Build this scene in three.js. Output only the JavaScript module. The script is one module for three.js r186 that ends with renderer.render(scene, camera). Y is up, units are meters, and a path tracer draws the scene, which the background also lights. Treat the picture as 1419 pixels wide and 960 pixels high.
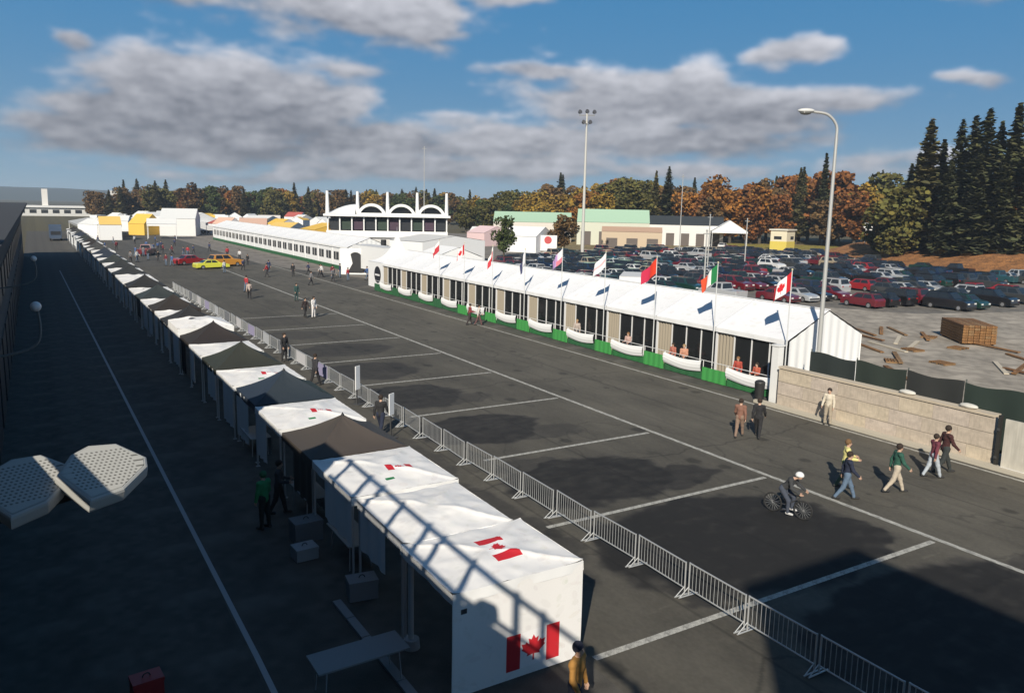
import * as THREE from 'three';
import { mergeGeometries, mergeVertices } from 'three/addons/utils/BufferGeometryUtils.js';
import { ImprovedNoise } from 'three/addons/math/ImprovedNoise.js';

// ------------------------------------------------------------------ camera, sky, sun, exposure
const W = 1024, Hh = 692;
const scene = new THREE.Scene();
const camera = new THREE.PerspectiveCamera(47.53, W / Hh, 0.1, 6000);
camera.position.set(0, 9.6, 0);
camera.up.set(0.0628748, 0.98757728, -0.1440065);
camera.lookAt(0.51338287, 9.6 - 0.15574197, -0.84390904);
camera.setViewOffset(1419, 960, 0, 22, 1419, 960);
camera.updateProjectionMatrix();
camera.updateMatrixWorld();

const renderer = new THREE.WebGLRenderer({ antialias: true });
renderer.setSize(W, Hh);
renderer.toneMapping = THREE.LinearToneMapping;
renderer.toneMappingExposure = 1.2;
renderer.shadowMap.enabled = true;

const SUN = new THREE.Vector3(-1.1, 1.0, 1.2).normalize();
const sun = new THREE.DirectionalLight(new THREE.Color(1.0, 0.92, 0.79), 4.7);
sun.target.position.set(20, 0, -35);
sun.position.copy(sun.target.position).addScaledVector(SUN, 160);
sun.castShadow = true;
sun.shadow.mapSize.set(4096, 4096);
Object.assign(sun.shadow.camera, { left: -90, right: 90, top: 90, bottom: -90, near: 1, far: 400 });
scene.add(sun, sun.target);

function rng(seed) {
  let a = seed >>> 0;
  return () => { a = (a + 0x6D2B79F5) | 0; let t = Math.imul(a ^ (a >>> 15), 1 | a); t = (t + Math.imul(t ^ (t >>> 7), 61 | t)) ^ t; return ((t ^ (t >>> 14)) >>> 0) / 4294967296; };
}
const R0 = rng(71);
const rr = (a, b, r = R0) => a + (b - a) * r();
const noiseGen = new ImprovedNoise();
const N3 = (x, y, z) => noiseGen.noise(x, y, z);
function fbm(x, y, z, o = 5) { let s = 0, a = 0.5, f = 1; for (let i = 0; i < o; i++) { s += a * N3(x * f + i * 17.3, y * f - i * 9.1, z * f + 3.7 * i); f *= 2.03; a *= 0.5; } return s; }
const sst = (a, b, x) => { const t = Math.min(1, Math.max(0, (x - a) / (b - a))); return t * t * (3 - 2 * t); };
const mix = (a, b, t) => a + (b - a) * t;

(function buildSky() {
  const w = 2048, h = 1024, d = new Float32Array(w * h * 4);
  // cloud banks: azimuth (deg right of -z), elevation, half width, half height, weight, brightness
  const C = [
    [19.2, 12.6, 7.5, 2.2, 1.2, 1.1], [24.6, 12.9, 3.6, 2.4, 1.3, 1.35], [13.0, 15.2, 8, 1.8, 0.95, 1.0], [8.2, 12.6, 5.0, 0.9, 0.7, 0.85],
    [9.5, 7.6, 7.5, 2.6, 1.25, 0.85], [17.0, 6.9, 5.4, 2.0, 1.1, 0.95],  [10.5, 5.2, 11, 1.8, 1.15, 0.72],
    [21.0, 4.4, 9.0, 1.5, 1.0, 0.8], [33.0, 4.8, 9.0, 1.6, 1.05, 0.95], [40.5, 7.6, 9.0, 2.2, 1.2, 0.98], [34.0, 9.5, 4.4, 0.8, 1.0, 1.15],
    [44.6, 8.6, 3.6, 1.6, 1.0, 1.1], [47.0, 6.8, 7.0, 2.0, 1.15, 0.9], [50.6, 10.3, 2.7, 0.9, 1.15, 1.3], [44.0, 4.6, 8.0, 1.2, 1.0, 0.95], [52.5, 7.2, 4.5, 1.0, 0.9, 1.05],
    [57.8, 13.6, 2.4, 1.0, 1.05, 1.25], [61.0, 13.0, 3.0, 1.2, 0.6, 1.0], [60.2, 8.2, 1.5, 0.7, 0.85, 1.1], [1.6, 9.2, 1.6, 0.6, 0.75, 0.8], [30.5, 14.0, 4.2, 0.8, 0.75, 1.1],
    [56.5, 3.4, 5.0, 1.0, 0.8, 1.2], [27.0, 2.4, 16, 0.8, 0.9, 1.05], [3.0, 4.2, 5.0, 1.0, 0.8, 0.85], [9, 3.3, 13, 0.9, 1.0, 0.85], [30, 3.1, 12, 0.8, 0.95, 1.0], [14, 1.9, 16, 0.6, 0.75, 1.0], [44, 2.9, 8, 0.6, 0.8, 1.1], [19, 9.2, 4, 0.9, 0.8, 1.0],
  ];
  for (let j = 0; j < h; j++) {
    const el = ((j + 0.5) / h - 0.5) * 180, sy = Math.sin(el * Math.PI / 180), cy = Math.cos(el * Math.PI / 180);
    for (let i = 0; i < w; i++) {
      const th = ((i + 0.5) / w - 0.5) * 2 * Math.PI;       // atan2(z, x)
      const x = Math.cos(th) * cy, z = Math.sin(th) * cy;
      let az = Math.atan2(x, -z) * 180 / Math.PI;
      const k = (j * w + i) * 4;
      const e = Math.max(0, el);
      // clear air
      const t = 1 - Math.exp(-e / 6.0), u = sst(10, 48, e);
      let r = mix(0.27, 0.038, t), g = mix(0.375, 0.19, t), b = mix(0.44, 0.40, t);
      r = mix(r, 0.022, u); g = mix(g, 0.072, u); b = mix(b, 0.165, u);
      if (el > -3) {
        const wx = fbm(az * 0.09, e * 0.28, 4.2, 4), wy = fbm(az * 0.09 + 40, e * 0.28, 9.2, 4);
        const a2 = az + wx * 6.5, e2 = e + wy * 1.5;
        let D = 0, B = 0, wsum = 1e-4, up = 0;
        for (const c of C) {
          const dx = (a2 - c[0]) / c[2], dy = (e2 - c[1]) / c[3];
          const q = dx * dx + dy * dy;
          if (q > 5) continue;
          const f = c[4] * Math.exp(-q * 1.15);
          D = Math.max(D, f) + 0.25 * Math.min(D, f); B += f * c[5]; up += f * dy; wsum += f;
        }
        // the same broken cloud deck continues all round, out of the frame
        const far = sst(0, 9, Math.max(-6 - az, az - 68, e - 18));
        if (far > 0) {
          const s = 1.3 / Math.max(0.10, sy + 0.06);
          const q = fbm(x * s * 1.2 + 7, z * s * 1.2 - 3, 1.7, 4) + 0.10;
          const f = far * sst(0.2, 0.5, q); D = Math.max(D, f); B += f * 0.95; wsum += f; up += f * (q - 0.3);
        }
        const det = fbm(az * 0.30, e * 0.85, 2.5, 5), fine = fbm(az * 0.9, e * 2.6, 12.5, 4);
        const dens = sst(0.27, 0.82, D + det * 0.58 + fine * 0.16);
        let lum = 0.365 * (B / wsum) + 0.19 * (up / wsum) + 0.24 * det + 0.17 * fine + 0.13 * sst(0.85, 0.35, dens) * sst(-0.2, 0.5, up / wsum);
        // streaky flat bases low in the sky
        lum += 0.07 * fbm(az * 0.05, e * 2.2, 31.5, 3) * sst(9, 3, e);
        lum = Math.max(0.17, Math.min(0.72, lum));
        const al = dens * 0.88;
        r = mix(r, lum * 1.02, al); g = mix(g, lum * 1.01, al); b = mix(b, lum * 1.05 + 0.012, al);
      }
      if (el < 0) { const s = sst(0, -6, el); r = mix(r, 0.10, s); g = mix(g, 0.10, s); b = mix(b, 0.09, s); }
      d[k] = r; d[k + 1] = g; d[k + 2] = b; d[k + 3] = 1;
    }
  }
  const tex = new THREE.DataTexture(d, w, h, THREE.RGBAFormat, THREE.FloatType);
  tex.mapping = THREE.EquirectangularReflectionMapping;
  tex.magFilter = THREE.LinearFilter; tex.minFilter = THREE.LinearFilter;
  tex.needsUpdate = true;
  scene.background = tex; scene.environment = tex;
})();

// ------------------------------------------------------------------ helpers
const used = {};
function numbered(n) { if (used[n] === undefined) { used[n] = 0; return n; } return n + '_' + String(++used[n]).padStart(3, '0'); }
function tag(o, label, category, group, kind) { if (label) o.userData.label = label; if (category) o.userData.category = category; if (group) o.userData.group = group; if (kind) o.userData.kind = kind; return o; }
function thing(name, label, category, pos = [0, 0, 0], turn = 0, group) {
  const g = new THREE.Group(); g.name = numbered(name); g.position.set(...pos); g.rotation.y = turn; scene.add(g);
  return tag(g, label, category, group);
}
function part(name, geo, mat, parent) {
  const m = new THREE.Mesh(geo, mat); m.castShadow = m.receiveShadow = true;
  if (parent) { m.name = name; parent.add(m); } else { m.name = numbered(name); scene.add(m); }
  return m;
}
function struct(name, geo, mat, label) { const m = part(name, geo, mat); m.userData.kind = 'structure'; if (label) m.userData.label = label; return m; }
function dup(root, pos, turn, label) { const r = root.clone(); r.userData = { ...root.userData }; r.name = numbered(root.name.replace(/_\d{3}$/, '')); scene.add(r); r.position.set(...pos); r.rotation.y = turn; if (label) r.userData.label = label; return r; }
const V = (x, y, z) => new THREE.Vector3(x, y, z);
const box = (x0, x1, y0, y1, z0, z1) => new THREE.BoxGeometry(Math.abs(x1 - x0), Math.abs(y1 - y0), Math.abs(z1 - z0)).translate((x0 + x1) / 2, (y0 + y1) / 2, (z0 + z1) / 2);
function rod(a, b, r0, r1 = r0, seg = 8) {
  const A = V(...a), B = V(...b), d = B.clone().sub(A);
  const g = new THREE.CylinderGeometry(r1, r0, d.length(), seg);
  g.applyQuaternion(new THREE.Quaternion().setFromUnitVectors(V(0, 1, 0), d.clone().normalize()));
  return g.translate((A.x + B.x) / 2, (A.y + B.y) / 2, (A.z + B.z) / 2);
}
const merge = (list) => mergeGeometries(list.map(g => { const q = g.index ? g.toNonIndexed() : g; for (const k of Object.keys(q.attributes)) if (!['position', 'normal', 'uv'].includes(k)) q.deleteAttribute(k); if (!q.attributes.uv) q.setAttribute('uv', new THREE.BufferAttribute(new Float32Array(q.attributes.position.count * 2), 2)); return q; }));
// beam of box section between two points
function beam(a, b, w, h) {
  const A = V(...a), B = V(...b), d = B.clone().sub(A), L = d.length();
  const g = new THREE.BoxGeometry(w, h, L); g.lookAt(d); return g.translate((A.x + B.x) / 2, (A.y + B.y) / 2, (A.z + B.z) / 2);
}
// surface patch from fn(u,v) -> [x,y,z]
function patch(fn, nu, nv) {
  const P = [], U = [], I = [];
  for (let j = 0; j <= nv; j++) for (let i = 0; i <= nu; i++) { P.push(...fn(i / nu, j / nv)); U.push(i / nu, j / nv); }
  for (let j = 0; j < nv; j++) for (let i = 0; i < nu; i++) { const a = j * (nu + 1) + i, b = a + 1, c = a + nu + 1, e = c + 1; I.push(a, b, e, a, e, c); }
  const g = new THREE.BufferGeometry();
  g.setAttribute('position', new THREE.Float32BufferAttribute(P, 3)); g.setAttribute('uv', new THREE.Float32BufferAttribute(U, 2)); g.setIndex(I); g.computeVertexNormals(); return g;
}
const lin = (r, g, b) => new THREE.Color().setRGB(r, g, b);
const matCache = {};
function M(r, g, b, rough = 0.8, extra) {
  if (extra) return new THREE.MeshStandardMaterial({ color: lin(r, g, b), roughness: rough, ...extra });
  const k = [r, g, b, rough].join(); return matCache[k] || (matCache[k] = new THREE.MeshStandardMaterial({ color: lin(r, g, b), roughness: rough }));
}
const DS = { side: THREE.DoubleSide };
// greyscale tile textures (colour multipliers) in sRGB
function dataTex(w, h, fn, repX = 1, repY = 1, srgb = true) {
  const a = new Uint8Array(w * h * 4);
  for (let j = 0; j < h; j++) for (let i = 0; i < w; i++) { const c = fn(i, j), k = (j * w + i) * 4; for (let q = 0; q < 3; q++) { let v = Math.min(1, Math.max(0, c[q])); if (srgb) v = v <= 0.0031308 ? v * 12.92 : 1.055 * Math.pow(v, 1 / 2.4) - 0.055; a[k + q] = v * 255; } a[k + 3] = 255; }
  const t = new THREE.DataTexture(a, w, h); t.wrapS = t.wrapT = THREE.RepeatWrapping; t.repeat.set(repX, repY); t.magFilter = THREE.LinearFilter; t.minFilter = THREE.LinearMipmapLinearFilter; t.generateMipmaps = true; if (srgb) t.colorSpace = THREE.SRGBColorSpace; t.needsUpdate = true; return t;
}
function hash2(i, j) { let n = Math.imul(i, 374761393) + Math.imul(j, 668265263); n = Math.imul(n ^ (n >>> 13), 1274126177); return ((n ^ (n >>> 16)) >>> 0) / 4294967296; }
// tileable value noise
function tn(x, y, p, s) { const xi = Math.floor(x), yi = Math.floor(y), fx = x - xi, fy = y - yi, w = (a, b) => hash2(((a % p) + p) % p + s * 131, ((b % p) + p) % p + s * 57); const u = fx * fx * (3 - 2 * fx), v = fy * fy * (3 - 2 * fy); return mix(mix(w(xi, yi), w(xi + 1, yi), u), mix(w(xi, yi + 1), w(xi + 1, yi + 1), u), v); }

// ------------------------------------------------------------------ ground
const asphaltTex = dataTex(512, 512, (i, j) => { const n = 0.55 * hash2(i, j) + 0.45 * hash2(i >> 1, j >> 1), m = tn(i / 32, j / 32, 16, 1), q = tn(i / 128, j / 128, 4, 2); const v = 0.62 + 0.26 * (n - 0.5) + 0.28 * (m - 0.5) + 0.34 * (q - 0.5); return [v, v, v]; });
const grassTex = dataTex(512, 512, (i, j) => { const n = hash2(i, j), m = tn(i / 16, j / 16, 32, 3), q = tn(i / 90, j / 90, 6, 4); const v = 0.5 + 0.3 * (n - 0.5) + 0.5 * (m - 0.5) + 0.4 * (q - 0.5); return [v, v * 0.98, v * 0.9]; });
function sheet(x0, x1, z0, z1, y, metres) {
  const g = new THREE.PlaneGeometry(x1 - x0, z1 - z0); g.rotateX(-Math.PI / 2); g.translate((x0 + x1) / 2, y, (z0 + z1) / 2);
  if (metres) { const p = g.attributes.position, u = g.attributes.uv; for (let i = 0; i < p.count; i++) u.setXY(i, p.getX(i) / metres, p.getZ(i) / metres); }
  return g;
}
function poly(pts, y, metres) {
  const s = new THREE.Shape(pts.map(p => new THREE.Vector2(p[0], -p[1]))); const g = new THREE.ShapeGeometry(s); g.rotateX(-Math.PI / 2); g.translate(0, y, 0);
  const p = g.attributes.position, u = g.attributes.uv; for (let i = 0; i < p.count; i++) u.setXY(i, p.getX(i) / metres, p.getZ(i) / metres); return g;
}
struct('ground', sheet(-3000, 3000, -3000, 3000, -0.02, 9), M(0.17, 0.145, 0.07, 1, { map: grassTex }));
const oldAsphalt = M(0.122, 0.113, 0.096, 0.95, { map: asphaltTex });
struct('apron', sheet(-1.6, 3.4, -260, 40, -0.008, 3.1), oldAsphalt);
struct('walkway', sheet(3.4, 9.6, -260, 40, -0.006, 4.3), oldAsphalt);
struct('lane_surround', sheet(9.6, 60, -260, 60, -0.012, 5.3), oldAsphalt);
// main paddock lane with darker irregular patches coloured into the parking bays (measured on the photograph)
const bays = [-12.4, -18.75, -25.2, -32.2, -39.1, -45.8, -52.6, -59.5, -66.5];
const laneTex = (function () {
  const x0 = 9.6, x1 = 31.2, z0 = 4, z1 = -124, w = 512, h = 2048;
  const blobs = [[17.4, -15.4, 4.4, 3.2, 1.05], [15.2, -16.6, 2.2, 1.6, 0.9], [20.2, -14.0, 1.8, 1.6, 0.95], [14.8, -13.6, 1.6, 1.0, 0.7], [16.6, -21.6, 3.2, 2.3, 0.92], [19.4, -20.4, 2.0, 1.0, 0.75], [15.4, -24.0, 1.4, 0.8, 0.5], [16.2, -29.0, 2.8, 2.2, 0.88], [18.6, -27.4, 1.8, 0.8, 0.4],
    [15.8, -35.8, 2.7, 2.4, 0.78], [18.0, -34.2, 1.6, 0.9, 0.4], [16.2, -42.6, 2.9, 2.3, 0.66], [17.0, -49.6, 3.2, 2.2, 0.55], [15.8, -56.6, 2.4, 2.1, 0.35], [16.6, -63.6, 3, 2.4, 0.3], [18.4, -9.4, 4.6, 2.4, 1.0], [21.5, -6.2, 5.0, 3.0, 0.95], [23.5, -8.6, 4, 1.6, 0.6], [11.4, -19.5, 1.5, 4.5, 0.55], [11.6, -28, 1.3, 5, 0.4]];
  const jointAt = [], tyreAt = [], crackAt = [];
  for (let j = 0; j < h; j++) { const z = mix(z0, z1, (j + 0.5) / h); jointAt.push([13.1, 17.9, 26.6].map(q => q + 0.05 * fbm(z * 0.6, q, 1, 3))); tyreAt.push([24.3, 25.9, 27.6, 29.1].map(q => [q + 0.5 * fbm(z * 0.06, q, 2, 3), 0.8 + 0.9 * fbm(z * 0.3, q, 9, 2)])); }
  for (let i = 0; i < w; i++) { const x = mix(x0, x1, (i + 0.5) / w); crackAt.push([[-10, 1], [-22.6, 2], [-36, 3], [-50, 4], [-74, 5]].map(([q, p]) => q + 1.6 * fbm(x * 0.35, p * 7, 2, 5))); }
  return dataTex(w, h, (i, j) => {
    const x = mix(x0, x1, (i + 0.5) / w), z = mix(z0, z1, (j + 0.5) / h);
    const gr = 0.6 * hash2(i, j) + 0.4 * hash2(i >> 1, j >> 1);
    const m = fbm(x * 0.35, z * 0.22, 3.3, 5), s = fbm(x * 1.6, z * 0.35, 8.1, 4);
    let v = 0.079 * (1 + 0.30 * (gr - 0.5) + 0.55 * m + 0.30 * s);
    // a lighter worn driving line right of the long stripe
    v *= 1 + 0.08 * sst(23.2, 24.5, x) - 0.12 * sst(22.6, 20, x);
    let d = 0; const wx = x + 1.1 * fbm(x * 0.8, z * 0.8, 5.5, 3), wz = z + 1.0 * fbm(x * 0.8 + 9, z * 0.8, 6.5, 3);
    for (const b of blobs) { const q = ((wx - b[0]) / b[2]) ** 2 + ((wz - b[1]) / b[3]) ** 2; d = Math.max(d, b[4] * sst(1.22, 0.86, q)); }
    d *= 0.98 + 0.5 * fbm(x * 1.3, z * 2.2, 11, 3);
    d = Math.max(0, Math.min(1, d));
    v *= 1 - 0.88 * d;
    // tyre-worn scrapes running along the bays
    const sc = sst(0.28, 0.42, fbm(x * 0.5, z * 2.6, 21, 3)); v *= 1 + 0.30 * sc * (x < 22 ? 1 : 0.2);
    // paving joints, wandering cracks, oil spots and rubber marks
    for (const q of jointAt[j]) v *= 1 - 0.38 * sst(0.07, 0.02, Math.abs(x - q));
    for (const q of crackAt[i]) { const cr = Math.abs(z - q); if (cr < 0.08) v *= 1 - 0.45 * sst(0.075, 0.02, cr); }
    const lc = Math.abs(fbm(x * 0.22, z * 0.12, 41, 4)); v *= 1 - 0.30 * sst(0.010, 0.003, lc);
    const ci = Math.floor(x / 1.9), cj = Math.floor(z / 1.9), hx = hash2(ci + 900, cj + 900); if (hx > 0.72) { const ox = (ci + 0.2 + 0.6 * hash2(ci, cj + 5)) * 1.9, oz = (cj + 0.2 + 0.6 * hash2(ci + 5, cj)) * 1.9, rad = 0.08 + 0.26 * hash2(ci + 3, cj + 8); v *= 1 - 0.5 * sst(1.15, 0.6, Math.hypot(x - ox, (z - oz) * 0.8) / rad + 0.5 * fbm(x * 4, z * 4, 5, 2)); }
    if (x > 23.4) for (const [tx, k] of tyreAt[j]) v *= 1 - 0.13 * sst(0.16, 0.05, Math.abs(x - tx)) * k;
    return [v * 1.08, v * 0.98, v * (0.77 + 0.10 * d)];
  });
})();
{
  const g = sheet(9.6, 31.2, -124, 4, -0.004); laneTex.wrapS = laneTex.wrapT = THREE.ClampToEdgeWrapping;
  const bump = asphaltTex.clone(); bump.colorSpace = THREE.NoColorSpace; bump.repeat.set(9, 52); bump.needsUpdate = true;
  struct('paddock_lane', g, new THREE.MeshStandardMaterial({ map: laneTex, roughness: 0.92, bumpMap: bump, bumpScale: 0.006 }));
}
const paintTex = dataTex(64, 512, (i, j) => { const v = 0.80 - 0.55 * sst(0.50, 0.78, 0.6 * hash2(i, j) + 0.5 * tn(i / 8, j / 16, 32, 7)); return [v, v * 0.99, v * 0.94]; });
const paint = new THREE.MeshStandardMaterial({ map: paintTex, color: lin(0.62, 0.61, 0.58), roughness: 0.85 });
const paintLong = paint.clone(); paintLong.map = paintTex.clone(); paintLong.map.repeat.set(1, 33); paintLong.map.needsUpdate = true;
const paintBay = paint.clone(); paintBay.map = paintTex.clone(); paintBay.map.repeat.set(22, 0.06); paintBay.map.needsUpdate = true;
struct('lane_line', sheet(22.56, 22.76, -122, 10, 0, 0), paintLong, 'long white stripe down the middle of the lane');
struct('edge_line', sheet(30.56, 30.72, -122, 10, 0, 0), paintLong, 'white edge stripe beside the pavilion');
struct('walkway_line', poly([[3.38, 20], [3.46, -16], [3.0, -70], [2.6, -120], [2.72, -120], [3.12, -70], [3.58, -16], [3.5, 20]], 0.0, 3), M(0.34, 0.35, 0.36, 0.9));
bays.forEach((z, i) => struct('bay_line', sheet(i === 0 ? 9.8 : 12.8 + (i > 1 ? 1.4 : 0), 22.4, z - 0.09, z + 0.09, 0.0, 0), paintBay));
// kerb under the concrete wall and the pavilion front
struct('kerb', merge([box(30.95, 31.32, -0.01, 0.14, -27, 8)]), M(0.46, 0.42, 0.34, 0.9));
// ground beyond the lane
struct('gravel_yard', poly([[31.3, 10], [31.3, -26], [40.5, -27], [41, -84], [44, -96], [55, -74], [66, -58], [74, -45], [96, -39], [110, 10]], -0.006, 6), M(0.50, 0.44, 0.36, 1, { map: asphaltTex }));
struct('parking_lot', poly([[44, -96], [55, -74], [66, -58], [74, -45], [96, -39], [150, -50], [160, -118], [142, -136], [114, -146], [86, -140]], -0.002, 6), M(0.24, 0.22, 0.19, 1, { map: asphaltTex }));
struct('field_path', poly([[38, -92], [60, -96], [86, -140], [122, -176], [150, -210], [90, -300], [30, -300], [30, -122]], -0.01, 7), M(0.30, 0.27, 0.235, 1, { map: asphaltTex }));

// ------------------------------------------------------------------ the pit building that carries the viewpoint (out of frame, to the left)
{
  const b = thing('pit_building', 'long dark pit building with railed flat roof beside the dark apron', 'building', [0, 0, 0]);
  const wallM = M(0.10, 0.10, 0.10, 0.9, { map: asphaltTex }), dark = M(0.02, 0.022, 0.025, 0.5);
  const steel = M(0.05, 0.052, 0.055, 0.6);
  part('wall', box(-9, -1.6, 0, 8.32, -150, 30), wallM, b);
  part('roof_slab', box(-9.2, -0.60, 8.321, 8.57, -150.2, 30.2), M(0.04, 0.04, 0.042, 0.9), b);
  for (let z = -146; z < 24; z += 5.2) { part('garage_door', box(-1.599, -1.54, 0, 3.0, z, z + 3.8), dark, b); part('window', box(-1.599, -1.55, 4.4, 5.9, z + 0.4, z + 3.4), dark, b); }
  part('top_rail', beam([-0.65, 9.57, -12.4], [-0.65, 9.57, 8], 0.09, 0.09), steel, b);
  part('kick_rail', beam([-0.65, 8.74, -12.4], [-0.65, 8.74, 8], 0.06, 0.10), steel, b);
  const postG = box(-0.70, -0.60, 8.57, 9.68, -0.05, 0.05);
  for (let i = 0, z = 7.6; z > -12.5; i++, z -= (i % 3 === 0 ? 0.72 : 1.45)) part('rail_post', postG, steel, b).position.z = z;
  for (const [z, w, l] of [[-13.3, 1.2, 'low grey added shadow box on the pit building roof next to the railing end'], [-20.6, 1.0, 'farther grey added shadow box on the pit building roof edge']]) {
    const v = thing('roof_shadow_box', l, 'occluder', [-1.3, 8.574, z]); part('housing', box(-0.6, 0.62, 0, 0.85, -w / 2, w / 2), steel, v); part('box_cap', box(-0.66, 0.68, 0.851, 0.95, -w / 2 - 0.06, w / 2 + 0.06), steel, v);  // boxes added out of view so their shadows fall on the stall tents
  }
  const t = thing('shadow_tower', 'tall grey unseen shadow-casting tower standing on the pit building', 'tower', [0, 0, 0]);  // unseen tower, placed and sized so its shadow falls on the near bays
  part('tower_wall', box(-5, -0.7, 8.6, 18.1, 9.2, 26), wallM, t); part('tower_roof', box(-5.1, -0.5, 18.101, 18.5, 9, 26.3), steel, t);
  for (let z = 10; z < 25; z += 2.6) part('tower_window', box(-0.699, -0.65, 14, 16.4, z, z + 2.2), dark, t);
}

// ------------------------------------------------------------------ fabric prints
function leafPath(c, x, y, s) {           // maple-leaf outline
  const p = [[0, -1], [0.17, -0.66], [0.42, -0.78], [0.34, -0.32], [0.6, -0.56], [0.66, -0.42], [0.98, -0.46], [0.86, -0.12], [0.98, -0.02], [0.48, 0.40], [0.54, 0.58], [0.06, 0.5], [0.06, 1], [-0.06, 1], [-0.06, 0.5], [-0.54, 0.58], [-0.48, 0.40], [-0.98, -0.02], [-0.86, -0.12], [-0.98, -0.46], [-0.66, -0.42], [-0.6, -0.56], [-0.34, -0.32], [-0.42, -0.78], [-0.17, -0.66]];
  c.beginPath(); p.forEach((q, i) => i ? c.lineTo(x + q[0] * s, y + q[1] * s) : c.moveTo(x + q[0] * s, y + q[1] * s)); c.closePath(); c.fill();
}
function canvasTex(w, h, draw) { const c = document.createElement('canvas'); c.width = w; c.height = h; draw(c.getContext('2d'), w, h); const t = new THREE.CanvasTexture(c); t.colorSpace = THREE.SRGBColorSpace; t.anisotropy = 4; return t; }
function flagBox(c, x, y, w, h, bg) { c.fillStyle = bg || '#f2f0ee'; c.fillRect(x, y, w, h); c.fillStyle = '#c9202b'; c.fillRect(x, y, w * 0.25, h); c.fillRect(x + w * 0.75, y, w * 0.25, h); leafPath(c, x + w / 2, y + h / 2, h * 0.36); }
function grime(c, w, h, seed, n = 120) { const r = rng(seed); for (let i = 0; i < n; i++) { c.fillStyle = `rgba(${120 + r() * 40 | 0},${112 + r() * 40 | 0},${96 + r() * 40 | 0},${0.02 + r() * 0.05})`; c.beginPath(); c.ellipse(r() * w, r() * h, 2 + r() * w * 0.05, 2 + r() * h * 0.03, r() * 3, 0, 7); c.fill(); } }
const canvasWhite = '#eceae6';
const printRoof = canvasTex(512, 512, (c, w, h) => { c.fillStyle = canvasWhite; c.fillRect(0, 0, w, h); c.save(); c.translate(w * 0.62, h * 0.42); c.rotate(-0.1); flagBox(c, -62, -34, 124, 68); c.restore(); c.fillStyle = '#2f7a4a'; c.fillRect(w * 0.40, h * 0.20, 42, 20); grime(c, w, h, 4); });
const plainRoof = canvasTex(256, 256, (c, w, h) => { c.fillStyle = canvasWhite; c.fillRect(0, 0, w, h); grime(c, w, h, 9); });
const flagRoof = canvasTex(512, 512, (c, w, h) => { c.fillStyle = canvasWhite; c.fillRect(0, 0, w, h); c.save(); c.translate(w * 0.56, h * 0.5); c.rotate(1.57); flagBox(c, -110, -50, 220, 100); c.restore(); grime(c, w, h, 14); });
const wallPrint = canvasTex(512, 384, (c, w, h) => { c.fillStyle = canvasWhite; c.fillRect(0, 0, w, h); flagBox(c, w * 0.40, h * 0.56, w * 0.42, h * 0.36); c.fillStyle = '#2e3136'; c.fillRect(w * 0.06, h * 0.16, 22, 18); grime(c, w, h, 23); });
const greyMark = canvasTex(256, 256, (c, w, h) => { c.fillStyle = canvasWhite; c.fillRect(0, 0, w, h); c.fillStyle = '#565a60'; c.beginPath(); c.ellipse(w * 0.36, h * 0.5, 15, 26, 0.3, 0, 7); c.fill(); grime(c, w, h, 33); });
const fab = (map) => new THREE.MeshStandardMaterial({ map, color: lin(0.93, 0.93, 0.94), roughness: 0.75, side: THREE.DoubleSide });
const F = { print: fab(printRoof), plain: fab(plainRoof), flag: fab(flagRoof), wallPrint: fab(wallPrint), grey: fab(greyMark) };
const whiteFab = M(0.78, 0.78, 0.77, 0.8, DS);
const sideFab = whiteFab;  // side walls share the plain white canvas
const alu = new THREE.MeshStandardMaterial({ color: lin(0.55, 0.56, 0.58), roughness: 0.4, metalness: 0.6 });
const galv = new THREE.MeshStandardMaterial({ color: lin(0.48, 0.49, 0.49), roughness: 0.5, metalness: 0.45 });
const blackM = M(0.018, 0.018, 0.02, 0.7, DS);

// valance: hanging strip with a slight wave
function valance(a, b, y, drop, amp = 0.02, seed = 0, scallop = 0) {
  const dx = b[0] - a[0], dz = b[1] - a[1], L = Math.hypot(dx, dz), nx = dz / L, nz = -dx / L;
  return patch((u, v) => { const w = amp * Math.sin(u * L * 4.1 + seed) * v + 0.5 * amp * Math.sin(u * L * 9.7 + seed * 2) * v; const d = drop * (1 - scallop * (1 - Math.abs(Math.sin(u * Math.PI * Math.round(L / 0.5))))); return [a[0] + dx * u + nx * w, y - d * v, a[1] + dz * u + nz * w]; }, 24, 3);
}
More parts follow.
